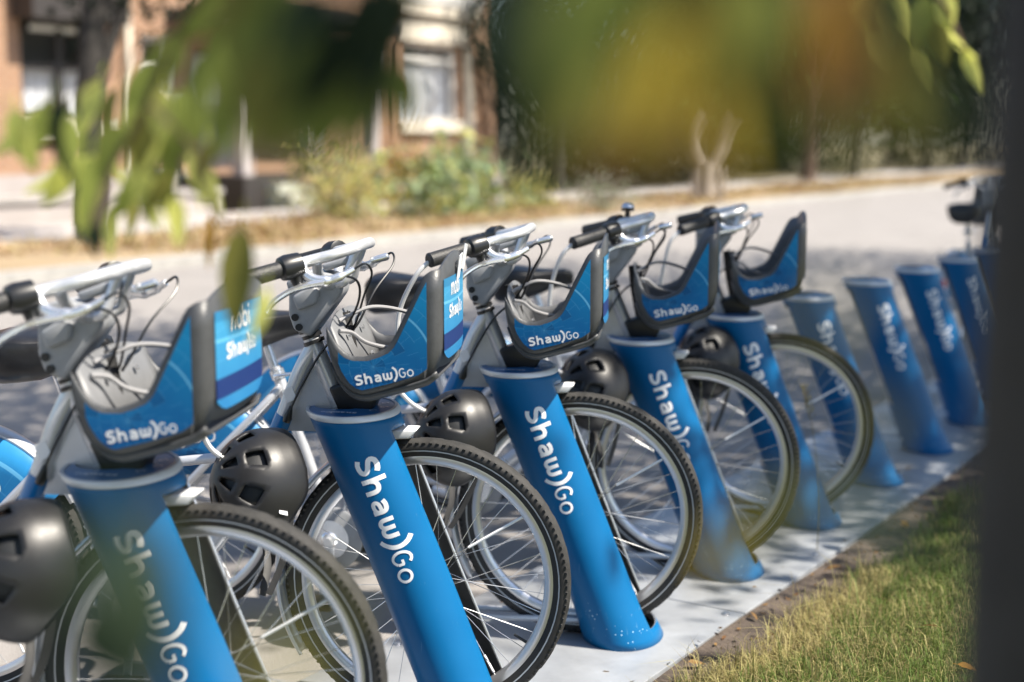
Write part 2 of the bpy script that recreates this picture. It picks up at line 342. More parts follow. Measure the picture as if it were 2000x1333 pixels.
# ------------------------------------------------------------------ docks
def d_ax(z): return .128 - z * .392
def d_a(z): return .105 + .012 * max(0, (.12 - z) / .12) ** 1.5
def d_b(z): return .124 + .014 * max(0, (z - .5) / .245) + .030 * max(0, (.35 - z) / .35)
ZT = .766
def dpt(z, th, ex=0): return (d_ax(z) + (d_a(z) + ex) * math.cos(th), (d_b(z) + ex) * math.sin(th), z)
def make_dock():
    root = empty('bike_dock')
    zs = sorted(set([.009, .03, .05, .075, .1, .13, .16, .19, .22, .30, .38, .46, .54, .60, .65, .69, .71, .72, .73, .745, ZT]))
    ths = rad(30); NT = 22; NS = 8
    mb = MB()
    def patch(t0, t1, n, z0, z1, arch=None):
        zz = [z for z in zs if z0 - 1e-6 <= z <= z1 + 1e-6]; vs = []
        for i in range(n + 1):
            t = t0 + (t1 - t0) * i / n
            for j, z in enumerate(zz):
                if arch and j == 0: z = z0 + arch * (abs(i / n - .5) * 2) ** 2 * -1
                vs.append(dpt(z, t))
        k = len(zz); mb.add(vs, [(i * k + j, (i + 1) * k + j, (i + 1) * k + j + 1, i * k + j + 1) for i in range(n) for j in range(k - 1)])
    patch(math.pi + ths, 2 * math.pi - ths, NT, 0, 1); patch(ths, math.pi - ths, NT, 0, 1)
    patch(-ths, ths, NS, .73, 1); patch(math.pi - ths, math.pi + ths, NS, .73, 1)
    patch(-ths, ths, NS, 0, .05); patch(math.pi - ths, math.pi + ths, NS, 0, .22)
    body = mb.build('housing', ['dock_blue', 'dock_inner', 'alu_edge'], root, weld=.0004, ang=60, keep=True)
    sol = body.modifiers.new('thickness', 'SOLIDIFY'); sol.thickness = .007; sol.offset = -1; sol.material_offset = 1; sol.material_offset_rim = 2
    # rim band round the top
    mb = MB(); n = 56; vs = []
    for i in range(n):
        t = 2 * math.pi * i / n
        for z, e in ((.757, .0005), (.759, .003), (.769, .003), (.772, .001), (.772, -.006)): vs.append(dpt(z, t, e))
    mb.add(vs, [(i * 5 + j, ((i + 1) % n) * 5 + j, ((i + 1) % n) * 5 + j + 1, i * 5 + j + 1) for i in range(n) for j in range(4)])
    mb.build('rim_band', 'dock_rim', root)
    # top plate with lock opening
    mb = MB(); vs = []; cx0 = d_ax(.77)
    for i in range(n):
        t = 2 * math.pi * i / n
        vs.append((cx0 + (d_a(.75) - .005) * math.cos(t), (d_b(.77) - .005) * math.sin(t), .7705)); vs.append((cx0 - .028 + .062 * math.cos(t), .05 * math.sin(t), .773)); vs.append((cx0 - .028 + .058 * math.cos(t), .046 * math.sin(t), .72))
    mb.add(vs, [(i * 3, ((i + 1) % n) * 3, ((i + 1) % n) * 3 + 1, i * 3 + 1) for i in range(n)]); mb.add(vs, [(i * 3 + 1, ((i + 1) % n) * 3 + 1, ((i + 1) % n) * 3 + 2, i * 3 + 2) for i in range(n)], 1)
    tp = mb.build('top_plate', ['dock_top', 'black_plastic'], root)
    for (u, v, r0, r1) in ((.06, -.055, .009, .0065), (.078, -.012, .010, .007), (.07, .04, .009, .006)):
        ic = MB(); nn = 16; q = []
        for i in range(nn): t = 2 * math.pi * i / nn; q += [(cx0 + u + r0 * math.cos(t), v + r0 * math.sin(t), .7735), (cx0 + u + r1 * math.cos(t), v + r1 * math.sin(t), .7735)]
        ic.add(q, [(2 * i, 2 * ((i + 1) % nn), 2 * ((i + 1) % nn) + 1, 2 * i + 1) for i in range(nn - 3)]); ic.build('icon', 'white_vinyl', tp, smooth=False)
    obj('small_lettering', logo_mesh('small_lettering', lambda u, v, l: (cx0 + .03 - u * .085, -.085 - v * .085 - .0 * u, .7740 + l)), tp)
    # lettering down the near and the far face
    Lg = .312
    for sgn in (-1, 1):
        def fm(u, v, l, sgn=sgn):
            if sgn < 0: ua, va = u, v - .078
            else: ua, va = u, -(v - .078)
            zc = .676 - ua * Lg * .938 + va * Lg * .342; x = d_ax(.676) + .016 + ua * Lg * .342 + va * Lg * .94
            c = max(-.95, min(.95, (x - d_ax(zc)) / d_a(zc)))
            return (x, sgn * (d_b(zc) * math.sqrt(1 - c * c) + .0009 + l), zc)
        obj('lettering', logo_mesh('lettering', fm), root)
    # wheel guide rails on the plate
    for y in (-.036, .036):
        g = MB(); g.tube([(-.34, y, .045), (-.31, y, .055), (.04, y, .055)], .009, 8); g.tube([(-.30, y, .016), (-.30, y, .055)], .007, 8); g.build('wheel_rail', 'brushed', root)
    return root
dock_labels = ['blue leaning dock nearest the camera, its lettering half hidden by a blurred leaf', 'blue dock in sharp focus, second from the camera, with full lettering',
 'blue dock third from the camera, its foot wholly visible on the metal plate', 'blue dock fourth from the camera, a yellow blurred leaf over its foot', 'fifth blue dock, the last one holding a bicycle in the near run',
 'empty blue dock right behind the fifth bicycle wheel, sixth in the row', 'second of the empty blue docks beyond the last docked bicycle, seventh in the row', 'third of the empty blue docks, eighth in the row', 'fourth empty blue dock, half lost in the shade beside the dark trunk', 'tenth blue dock, mostly hidden behind the dark tree trunk']
dock0 = make_dock(); docks = []
for k in range(1, 11):
    o = dock0 if k == 1 else copy_tree(dock0)
    o.location = OD + RD * (k - 3) * SP + Vector((.012 if k == 1 else 0, 0, .006)); o.rotation_euler = (0, 0, BIKE_ROT)
    tag(o, dock_labels[k - 1], 'bike dock', 'blue docks in the row'); docks.append(o)

# ------------------------------------------------------------------ bicycle
XR, ZW, RW = -1.18, .345, .345
def make_wheel(root, cx, drive=False):
    rim = MB(); rim.lathe([(.307, -.012), (.300, -.0135), (.288, -.012), (.281, -.006), (.281, .006), (.288, .012), (.300, .0135), (.307, .012)], 72, (0, 0, 0), closed_prof=True)
    hw = .05
    rim.lathe([(0, -hw), (.007, -hw), (.007, -.038), (.026, -.036), (.026, -.031), (.014, -.028), (.012, 0), (.014, .028), (.026, .031), (.026, .036), (.007, .038), (.007, hw), (0, hw)] if not drive else
              [(0, -.065), (.008, -.065), (.008, -.045), (.04, -.042), (.04, -.034), (.034, -.03), (.034, .03), (.04, .034), (.04, .042), (.008, .045), (.008, .065), (0, .065)], 24)
    wh = rim.build('wheel', 'rim_alu', root); wh.location = (cx, 0, ZW)
    ty = MB(); NS = 168
    prof = [(.303, -.013), (.312, -.020), (.324, -.0235), (.333, -.022), (.3385, -.018), (.342, -.012), (.3435, -.006), (.344, 0), (.3435, .006), (.342, .012), (.3385, .018), (.333, .022), (.324, .0235), (.312, .020), (.303, .013)]
    def am(k, j):
        if j in (3, 4): return .0014 if (k % 4) < 2 else -.0022
        if j in (10, 11): return .0014 if ((k + 2) % 4) < 2 else -.0022
        if j in (5, 9): return .0012 if ((k + (j > 7)) % 3) else -.0024
        if j in (6, 8): return .0008 if ((k // 2 + j) % 3) else -.0025
        return .0006 if (k % 6) else -.0016
    K = len(prof)
    ty.lathe(prof, NS, amod=lambda k, j: am(k, j) if 3 <= j <= 11 else 0)
    ty.m = [1 if 3 <= (i % (K - 1)) <= 10 else 0 for i in range(len(ty.f))]
    # shoulder knobs of the tread
    for k in range(132):
        a = 2 * math.pi * k / 132
        for sgn in (-1, 1):
            aa = a + (math.pi / 132 if sgn > 0 else 0); rot = Matrix.Rotation(-aa, 3, 'Y')
            ty.box(rot @ Vector((.3345, sgn * .0200, 0)), (.010, .0055, .0062), 1, rot @ Matrix.Rotation(sgn * .5, 3, 'Z'))
    ty.build('tyre', ['tyre', 'tread'], wh, ang=50)
    st = MB()
    for s_ in (-1, 1): st.lathe([(.3165, s_ * .0228), (.3195, s_ * .0238)], 72)
    st.build('reflective_stripe', 'reflective', wh)
    spk = MB(); spk.tube([(0, 0, 0), (1, 0, 0)], .00095, 5); sme = spk.mesh('spoke', 'polished')
    rh = .026 if not drive else .04
    for i in range(36):
        side = -1 if i % 2 else 1; grp = (i // 2) % 2
        a1 = 2 * math.pi * (i + .5) / 36; a0 = a1 + (1 if grp else -1) * rad(62)
        p0 = Vector((rh * math.cos(a0), side * (.034 if not drive else .038), rh * math.sin(a0))); p1 = Vector((.285 * math.cos(a1), side * .003, .285 * math.sin(a1)))
        o = obj('spoke', sme, wh); d = p1 - p0; o.location = p0; o.rotation_euler = d.to_track_quat('X', 'Z').to_euler(); o.scale = (d.length, 1, 1)
    for (i, t0, t1) in ((3, .45, .98), (29, .35, .72), (30, .8, .97)):
        a1 = 2 * math.pi * (i + .5) / 36; a0 = a1 + (1 if (i // 2) % 2 else -1) * rad(62); side = -1 if i % 2 else 1
        p0 = Vector((rh * math.cos(a0), side * .034, rh * math.sin(a0))); p1 = Vector((.285 * math.cos(a1), side * .003, .285 * math.sin(a1)))
        rf = MB(); rf.tube([p0.lerp(p1, t0), p0.lerp(p1, t1)], .0034, 8); rf.build('spoke_reflector', 'white_vinyl', wh)
    vv = MB(); vv.tube([(.28 * math.cos(-.55), 0, .28 * math.sin(-.55)), (.245 * math.cos(-.55), 0, .245 * math.sin(-.55))], [.004, .003], 8); vv.build('valve', 'black_plastic', wh)
    return wh
def mudguard(root, cx, a0, a1, name='mudguard'):
    mb = MB(); n = 40; vs = []; prof = [(.354, -.031), (.362, -.0295), (.367, -.02), (.369, 0), (.367, .02), (.362, .0295), (.354, .031)]
    for i in range(n + 1):
        a = rad(a0 + (a1 - a0) * i / n)
        for r, h in prof: vs.append((cx + r * math.cos(a), h, ZW + r * math.sin(a)))
    k = len(prof); mb.add(vs, [(i * k + j, (i + 1) * k + j, (i + 1) * k + j + 1, i * k + j + 1) for i in range(n) for j in range(k - 1)])
    o = mb.build(name, 'silver_paint', root); s = o.modifiers.new('thickness', 'SOLIDIFY'); s.thickness = .002; return o

BDX, BDZ = .009, .006
TOP = [(-.2, .968), (-.19, .950), (-.177, .928), (-.158, .909), (-.138, .901), (-.115, .901), (-.09, .909), (-.066, .920), (-.052, .936), (-.040, .960), (.012, 1.066), (.022, 1.084), (.036, 1.093), (.065, 1.098)]
BOT = [(-.2, .93), (-.192, .885), (-.178, .848), (-.162, .823), (-.145, .810), (-.125, .804), (-.109, .805), (-.03, .826), (.02, .842), (.04, .856), (.055, .872), (.065, .885)]
def b_top(x): return interp(TOP, x - BDX) + BDZ
def b_bot(x): return interp(BOT, x - BDX) + BDZ
HB = .178; XB, XF, RC = -.19, .066, .024
def make_basket(root):
    path = []
    xs = [XB + (XF - RC - XB) * i / 34 for i in range(35)]
    for x in xs: path.append((x, -HB, b_top(x), b_bot(x)))
    for i in range(1, 9):
        a = -math.pi / 2 + math.pi / 2 * i / 8; x = XF - RC + RC * math.cos(a); path.append((x, -HB + RC + RC * math.sin(a), b_top(x), b_bot(x)))
    for i in range(1, 12):
        y = -HB + RC + (2 * HB - 2 * RC) * i / 12; c = 1 - (2 * i / 12 - 1) ** 2; path.append((XF + .006 * c, y, b_top(XF) + .028 * c, b_bot(XF) - .006 * c))
    full = path + [(x, -y, t, b) for x, y, t, b in reversed(path[:43])]
    mb = MB(); K = 6; vs = []
    for i, (x, y, t, b) in enumerate(full):
        for j in range(K):
            f = j / (K - 1); tuck = .010 * max(0, 1 - f * 3.2) ** 2
            vs.append((x - tuck * (1 if x > .03 else 0), y * (1 - tuck / HB * 1.5), b + (t - b) * f))
    mb.add(vs, [(i * K + j, (i + 1) * K + j, (i + 1) * K + j + 1, i * K + j + 1) for i in range(len(full) - 1) for j in range(K - 1)])
    bk = mb.build('basket', ['basket_grey', 'basket_inner', 'basket_grey'], root, ang=70, keep=True)
    s = bk.modifiers.new('thickness', 'SOLIDIFY'); s.thickness = .007; s.offset = -1; s.material_offset = 1; s.material_offset_rim = 2
    # floor pan
    fl = MB(); vs = []; xs2 = [XB + .01 + (XF - .012 - XB - .01) * i / 20 for i in range(21)]
    for x in xs2:
        for y in (-HB + .010, -HB + .03, 0, HB - .03, HB - .010): vs.append((x, y, b_bot(x) + (.010 if abs(y) > HB - .02 else -.003)))
    fl.add(vs, [(i * 5 + j, (i + 1) * 5 + j, (i + 1) * 5 + j + 1, i * 5 + j + 1) for i in range(20) for j in range(4)])
    o = fl.build('floor_pan', 'basket_grey', bk); s = o.modifiers.new('thickness', 'SOLIDIFY'); s.thickness = .006
    # back plate
    bp = MB(); A = Vector((-.185, 0, .978)); B = Vector((-.125, 0, .822)); n = 14; vs = []
    for i in range(n + 1):
        f = -1 + 2 * i / n; hump = .03 * max(0, 1 - ((abs(f) - .15) / .9) ** 2) if abs(f) > .15 else .03
        top = A + (A - B).normalized() * (hump - .012); vs += [(top.x, f * (HB - .012), top.z), (B.x, f * (HB - .012), B.z)]
    bp.add(vs, [(2 * i, 2 * i + 2, 2 * i + 3, 2 * i + 1) for i in range(n)])
    o = bp.build('back_plate', 'basket_inner', bk); s = o.modifiers.new('thickness', 'SOLIDIFY'); s.thickness = .004
    d = (B - A).normalized(); nrm = Vector((-d.z, 0, d.x)); nrm = nrm if nrm.x > 0 else -nrm
    for y in (-.07, .07):
        for f in (.25, .65): p = A.lerp(B, f) + nrm * .005; sc = MB(); sc.tube([p + Vector((0, y, 0)), p + nrm * .006 + Vector((0, y, 0))], .006, 8); sc.build('screw', 'polished', bk)
    # elastic cord across the basket
    for pts in ([(-.182, -.09, .975), (-.165, -.06, .985), (-.12, -.02, 1.0), (-.06, .04, .985), (.01, .09, .95), (.05, .11, .93)], [(-.172, -.13, .958), (-.15, -.10, .95), (-.12, -.08, .925), (-.07, -.03, .905), (0, .03, .89), (.04, .06, .885)]):
        t = MB(); t.tube(crom(pts, 6), .0048, 8); t.build('elastic_cord', 'cable_grey', bk)
    # printed side panels
    for sgn in (-1, 1):
        ip = MB(); vs = []; xs3 = [XB + .026 + (XF - RC - .006 - XB - .026) * i / 30 for i in range(31)]; rows = []
        for x in xs3:
            b = max(b_bot(x), b_bot(x - .012), b_bot(min(x + .014, XF - .002))) + .020; t = min(b_top(x), b_top(x - .008), b_top(x + .004)) - .009
            e = (x - xs3[0]) / .03; 
            if t - b < .004: t = b + .004
            rows.append((x, b, t))
        for x, b, t in rows:
            for j in range(4): f = j / 3; vs.append((x, sgn * (HB + .0016), b + (t - b) * f))
        ip.add(vs, [(i * 4 + j, (i + 1) * 4 + j, (i + 1) * 4 + j + 1, i * 4 + j + 1) for i in range(30) for j in range(3)])
        pn = ip.build('printed_panel', 'basket_print', bk, smooth=False)
        c, s_ = math.cos(rad(11)), math.sin(rad(11)); LL = .136
        def fm(u, v, l, sgn=sgn):
            uu = u if sgn < 0 else 1 - u
            uu_ = (uu if sgn < 0 else uu); U_, V_ = u * LL, v * LL
            if sgn < 0: return (-.124 + U_ * c - V_ * s_, -HB - .0024 - l, .842 + U_ * s_ + V_ * c)
            return (.012 - U_ * c + V_ * s_, HB + .0024 + l, .872 - U_ * s_ + V_ * c)
        obj('lettering', logo_mesh('lettering', fm), pn)
    # printed front panel
    fp = MB(); n = 14; vs = []
    def fx(y): c = 1 - min(1, (y / (HB - RC))) ** 2 if abs(y) < HB - RC else 0; return XF + .006 * (1 - (y / (HB - RC)) ** 2) + .0018
    yy = [-.142 + .284 * i / n for i in range(n + 1)]
    def lo(y): return .895 + .02 * max(0, (abs(y) - .09) / .052) ** 2
    for y in yy:
        for z in (lo(y), .918, .955, 1.02, 1.078): vs.append((fx(y), y, max(z, lo(y))))
    fp.add(vs, [(i * 5 + j, (i + 1) * 5 + j, (i + 1) * 5 + j + 1, i * 5 + j + 1) for i in range(n) for j in range(4)])
    fp.m = [1 if (i % 4) == 1 else 0 for i in range(len(fp.f))]
    pn = fp.build('printed_panel', ['front_print', 'skirt_dark'], bk, smooth=False)
    obj('lettering', logo_mesh('lettering', lambda u, v, l: (fx(-.09 + u * .18) + .001 + l, -.09 + u * .18, .985 + v * .18)), pn)
    obj('lettering', logo_mesh('lettering', lambda u, v, l: (fx(-.07 + u * .2) + .001 + l, -.07 + u * .2, 1.035 + v * .2), MOBI), pn)
    return bk
def make_bike(name='hire_bicycle'):
    root = empty(name)
    # frame
    f = MB(); f.tube([(-.19, 0, .728), (-.275, 0, .935)], .021, 16)
    dt = crom([(-.262, 0, .905), (-.299, 0, .835), (-.348, 0, .715), (-.42, 0, .570), (-.54, 0, .395), (-.705, 0, .262)], 6)
    f.tube(dt, .0215, 16)
    f.prism([(-.268, .885), (-.195, .742), (-.215, .70), (-.345, .70)], -.007, .007)
    f.tube([(-.705, -.036, .262), (-.705, .036, .262)], .024, 16)
    f.tube([(-.705, 0, .262), (-.868, 0, .745)], .0165, 14)
    for s_ in (-1, 1):
        f.tube(crom([(-.85, s_ * .018, .69), (-.90, s_ * .045, .632), (-1.02, s_ * .062, .51), (XR, s_ * .066, ZW)], 4), .0115, 10)
        f.tube(crom([(-.715, s_ * .022, .262), (-.80, s_ * .045, .268), (-1.0, s_ * .062, .31), (XR, s_ * .066, ZW)], 4), .011, 10)
    f.tube(crom([(-.265, 0, .72), (-.40, 0, .66), (-.60, 0, .60), (-.825, 0, .62)], 6)[:0] or [(-.38, 0, .645), (-.815, 0, .59)], .0125, 10)
    fr = f.build('frame', 'silver_paint', root)
    sl = MB(); sl.tube([p for p in dt if .43 < p.z < .74], .0226, 16); sl.build('blue_sleeve', 'sleeve_blue', fr)
    lb = MB(); lb.box((-.3205, -.0212, .79), (.026, .002, .032), rot=Matrix.Rotation(-.40, 3, 'Y')); lb.build('blank_sticker', 'white_vinyl', fr)
    # headset rings
    h = MB()
    for i, (z0, r, col) in enumerate(((.910, .026, 0), (.924, .024, 0), (.938, .027, 0))):
        c = Vector((-.247 - (z0 - .9) * .364 - .012, 0, z0)); ax = Vector((-.364, 0, 1)).normalized(); h.tube([c, c + ax * .009], r, 16)
    h.build('headset', 'black_plastic', root)
    # fork
    fk = MB(); fk.tube([(-.187, 0, .72), (-.205, 0, .765)], .026, 14)
    for s_ in (-1, 1): fk.tube(crom([(-.185, s_ * .02, .733), (-.175, s_ * .040, .715), (-.10, s_ * .046, .53), (-.035, s_ * .047, .40), (0, s_ * .046, ZW)], 4), [.015] * 5 + [.013] * 6 + [.010] * 6, 10)
    fo = fk.build('fork', 'grey_plastic', root)
    lk = MB(); lk.prism([(-.20, .752), (-.125, .752), (-.108, .785), (-.125, .812), (-.165, .83), (-.225, .81)], -.035, .035); lk.build('lock_block', 'black_plastic', fo, bevel=.008)
    cv = MB(); cv.tube(crom([(-.19, -.012, .985), (-.178, -.018, .93), (-.168, -.02, .87), (-.158, -.015, .80)], 5), .017, 10); cv.tube(crom([(-.20, .02, .985), (-.19, .02, .90), (-.172, .02, .81)], 5), .014, 10); cv.build('cable_sleeve', 'black_rubber', fo)
    make_wheel(root, 0); make_wheel(root, XR, True)
    mg = mudguard(root, 0, 102, 212)
    tip = MB(); tip.prism([(-.11, .707), (-.04, .7135), (-.016, .713), (-.034, .692), (-.11, .686)], -.029, .029); tip.build('tip', 'white_vinyl', mg, bevel=.004)
    mudguard(root, XR, 28, 190)
    # skirt guards over the rear wheel
    for sgn in (-1, 1):
        g = MB(); vs = []; n = 30
        for i in range(n + 1):
            a = 34 + (160 - 34) * i / n; ar = rad(a); p = (XR + .356 * math.cos(ar), ZW + .356 * math.sin(ar))
            q = (XR + .20 - .46 * i / n, ZW + .10 - .03 * i / n)
            for j in range(4): t = j / 3; vs.append((p[0] + (q[0] - p[0]) * t, sgn * (.034 + .012 * t), p[1] + (q[1] - p[1]) * t))
        g.add(vs, [(i * 4 + j, (i + 1) * 4 + j, (i + 1) * 4 + j + 1, i * 4 + j + 1) for i in range(n) for j in range(3)])
        sk = g.build('skirt_guard', 'skirt_print', root, ang=80); s = sk.modifiers.new('thickness', 'SOLIDIFY'); s.thickness = .003
        LL = .30; c, s_ = math.cos(rad(4)), math.sin(rad(4))
        def fm(u, v, l, sgn=sgn):
            U_, V_ = u * LL, v * LL
            return (-1.325 + U_ * c - V_ * s_, -.0505 - l, .515 + U_ * s_ + V_ * c) if sgn < 0 else (-1.02 - U_ * c + V_ * s_, .0505 + l, .515 - U_ * s_ + V_ * c)
        obj('lettering', logo_mesh('lettering', fm), sk)
    # drivetrain
    cg = MB(); cg.lathe([(0, -.058), (.088, -.060), (.094, -.056), (.094, -.046), (.085, -.043)], 40, (-.705, 0, .262)); cgo = cg.build('chain_guard', 'grey_plastic', root)
    ch = MB(); ch.lathe([(0, -.066), (.018, -.068), (.024, -.063), (.056, -.062), (.056, -.0605)], 32, (-.705, 0, .262)); ch.build('chrome_disc', 'polished', cgo)
    cr = MB(); cr.tube([(-.705, -.074, .262), (-.72, -.082, .10)], [.015, .011], 10, flat=(1, .6)); cr.tube([(-.705, .062, .262), (-.69, .074, .424)], [.015, .011], 10, flat=(1, .6)); cr.tube([(-.705, -.087, .262), (-.705, .07, .262)], .011, 12)
    cro = cr.build('crank', 'brushed', root)
    for y, p in ((-.135, (-.72, .10)), (.127, (-.69, .424))):
        pd = MB(); pd.box((p[0], y, p[1]), (.095, .085, .024)); pd.build('pedal', 'black_plastic', cro, bevel=.006)
    # saddle
    sp = MB(); sp.tube([(-.860, 0, .715), (-.925, 0, .905)], .0135, 14); spo = sp.build('seat_post', 'polished', root)
    cl = MB(); cl.tube([(-.863, 0, .732), (-.872, 0, .757)], .021, 14); cl.tube([(-.868, -.035, .745), (-.868, .035, .745)], .006, 8); cl.tube(crom([(-.868, -.035, .745), (-.85, -.042, .748), (-.80, -.042, .755)], 4), .005, 8); cl.build('seat_clamp', 'polished', spo)
    sd_ = MB(); prof = []; N1 = 22
    secs = [(-1.050, .040, .872, .045), (-1.045, .085, .900, .085), (-1.025, .106, .916, .108), (-.985, .114, .922, .110), (-.93, .100, .914, .095), (-.88, .068, .908, .070), (-.83, .046, .910, .056), (-.79, .035, .912, .048), (-.768, .026, .905, .036), (-.758, .012, .892, .018)]
    vs = []
    for x, hw, zt, th in secs:
        for k in range(N1):
            a = 2 * math.pi * k / N1; y = hw * math.copysign(abs(math.cos(a)) ** .75, math.cos(a)); z = math.sin(a)
            z = zt + (.012 if hw > .06 else .008) * (z - .2) + (0 if z > 0 else z * th) - .012 * (y / .11) ** 2; vs.append((x, y, z + .008))
    sd_.add(vs, [(i * N1 + k, i * N1 + (k + 1) % N1, (i + 1) * N1 + (k + 1) % N1, (i + 1) * N1 + k) for i in range(len(secs) - 1) for k in range(N1)] + [tuple(range(N1)), tuple(range(len(secs) * N1 - 1, (len(secs) - 1) * N1 - 1, -1))])
    so = sd_.build('saddle', 'seat_black', root, ang=70)
    ur = MB(); ur.tube([(-.99, -.03, .86), (-.93, -.022, .865), (-.85, -.02, .88)], .004, 6); ur.tube([(-.99, .03, .86), (-.93, .022, .865), (-.85, .02, .88)], .004, 6); ur.box((-.925, 0, .872), (.04, .06, .03)); ur.box((-1.0, 0, .85), (.05, .07, .05)); ur.build('saddle_clamp', 'black_plastic', so, bevel=.004)
    rl = MB(); rl.box((XR - .345, 0, .52), (.02, .06, .05)); rl.build('tail_light', 'red_lens', root, bevel=.005)
    # control box
    cb = MB(); cb.prism([(-0.312, 1.05), (-0.314, 0.982), (-0.302, 0.945), (-0.262, 0.93), (-0.186, 1.033), (-0.184, 1.056), (-0.205, 1.076), (-0.25, 1.086)], -.042, .042)
    cbo = cb.build('control_box', 'grey_plastic', root, bevel=.009)
    pr = MB(); pr.prism([(-0.3, 1.026), (-0.288, 0.992), (-0.244, 1.01), (-0.236, 1.038), (-0.252, 1.054)], -.058, .058); pr.build('button_pad', 'grey_plastic', cbo, bevel=.007)
    rp = MB(); rp.prism([(-0.316, 1.058), (-0.31, 1.034), (-0.25, 1.062), (-0.254, 1.086), (-0.285, 1.08)], -.050, .050); rp.build('cover', 'grey_plastic', cbo, bevel=.006)
    for p in [(-0.307, 0.976), (-0.298, 0.953)]: bt = MB(); bt.tube([(p[0] + .01, -.040, p[1]), (p[0] + .01, -.046, p[1])], .0085, 14); bt.build('screw', 'black_plastic', cbo)
    # handlebar: one loop running from grip to grip round the front
    hb = MB()
    half = [(-.262, -.205, 1.108), (-.242, -.168, 1.114), (-.215, -.152, 1.121), (-.18, -.142, 1.130), (-.158, -.122, 1.137), (-.146, -.088, 1.141), (-.142, -.04, 1.143)]
    loop = half + [(x, -y, z) for x, y, z in reversed(half)]
    hb.tube(crom(loop, 5), .0128, 14)
    for s_ in (-1, 1): hb.tube(crom([(-.215, s_ * .155, 1.118), (-.225, s_ * .10, 1.085), (-.215, s_ * .05, 1.055), (-.198, 0, 1.045)], 5), .0115, 12)
    for s_ in (-1, 1): hb.tube(crom([(-.198, s_ * .035, 1.052), (-.178, s_ * .04, 1.062), (-.168, s_ * .035, 1.092), (-.152, s_ * .03, 1.133)], 5), .0105, 12)
    hbo = hb.build('handlebar', 'brushed', root)
    lt = MB(); lt.prism([(-.236, 1.098), (-.228, 1.082), (-.172, 1.100), (-.166, 1.114), (-.178, 1.119)], -.036, .036); lt.build('front_lamp', 'grey_plastic', hbo, bevel=.008)
    for s_ in (-1, 1):
        g = MB(); a = Vector((-.262, s_ * .205, 1.108)); b = Vector((-.372, s_ * .305, 1.077)); d = (b - a)
        prof = [0, .04, .05, .5, .9, .97, 1.0]; g.tube([a + d * t for t in prof], [.0185, .0195, .0182, .0188, .019, .0195, .014], 16); g.build('grip', 'grip_rubber', hbo)
        sh = MB(); d1 = d.normalized(); c = a - d1 * .004
        sh.tube([c - d1 * .022, c - d1 * .020, c + d1 * .012, c + d1 * .026, c + d1 * .03], [.020, .0265, .0290, .026, .020], 18)
        if s_ < 0: sh.tube([c - d1 * .005 + Vector((0, 0, -.012)), c - d1 * .01 + Vector((.006, 0, -.045))], [.016, .012], 12)
        sho = sh.build('shifter', 'black_plastic', hbo)
        if s_ < 0:
            om = MB(); om.box(c - d1 * .004 + Vector((-.012, -.024, .003)), (.006, .003, .022), rot=Matrix.Rotation(-.35, 3, 'Y')); om.build('gear_mark', 'orange_mark', sho)
        # brake lever bracket and blade
        br = MB(); br.tube(crom([(-.243, s_ * .182, 1.112), (-.236, s_ * .188, 1.094), (-.214, s_ * .192, 1.079), (-.185, s_ * .188, 1.076), (-.155, s_ * .176, 1.086), (-.130, s_ * .160, 1.100)], 5), [.014] * 6 + [.013] * 10 + [.010] * 5 + [.007] * 5, 12, flat=(1, .8))
        bro = br.build('brake_bracket', 'polished', hbo)
        lv = MB(); lv.tube(crom([(-.190, s_ * .196, 1.073), (-.225, s_ * .208, 1.067), (-.258, s_ * .220, 1.056), (-.290, s_ * .238, 1.034), (-.305, s_ * .246, 1.010)], 5), [.008] * 8 + [.0068] * 9 + [.006] * 3 + [.0075], 10, flat=(1, 1.3)); lv.build('brake_lever', 'polished', bro)
        c1 = MB(); c1.tube(crom([(-.130, s_ * .160, 1.100), (-.105, s_ * .150, 1.112), (-.098, s_ * .12, 1.085), (-.13, s_ * .06, 1.03), (-.16, s_ * .02, .96), (-.185, s_ * .015, .93)], 6), .0028, 6); c1.build('brake_cable', 'black_plastic', hbo)
    c2 = MB(); c2.tube(crom([(-.215, -.19, 1.072), (-.17, -.16, 1.085), (-.135, -.11, 1.070), (-.14, -.07, 1.02), (-.18, -.045, .95), (-.235, -.03, .90), (-.285, -.026, .82), (-.318, -.025, .755)], 6), .003, 6); c2.tube([(-.316, -.025, .762), (-.325, -.025, .735), (-.329, -.025, .725)], [.004, .011, .009], 10); c2.build('gear_cable', 'black_plastic', hbo)
    pc = MB(); pc.tube([(-.118, -.03, 1.108), (-.082, -.03, 1.118), (-.078, -.03, 1.120)], [.008, .009, .006], 10); pc.build('cable_stop', 'polished', hbo)
    make_basket(root)
    return root

bike0 = make_bike()
bike_info = [
 (1, 'grey and blue hire bicycle nearest the camera, cut by the left picture edge', 0), (2, 'sharp hire bicycle in the second dock, white paper tags on its basket rim', .0),
 (3, 'hire bicycle in the third dock, middle one of the five docked bicycles', -.02), (4, 'hire bicycle in the fourth dock, with a round bell on its handlebar', .02), (5, 'hire bicycle in the fifth dock, farthest of the docked bicycles', -.01)]
bikes = []
for k, lab, ds in bike_info:
    b = copy_tree(bike0) if k > 1 else bike0
    b.location = OD + RD * (k - 3) * SP + Vector((.012 if k == 1 else 0, 0, .016)); b.rotation_euler = (0, 0, BIKE_ROT)
    tag(b, lab, 'bicycle', 'hire bicycles locked in the docks'); bikes.append(b)
for b, (k, lab, ds) in zip(bikes, bike_info):
    for ch in b.children:
        if ch.name.startswith('saddle'): ch.location = (ds * -.34, 0, ds)
        if ch.name.startswith('seat_post') and ds: ch.location = (ds * -.34, 0, ds)
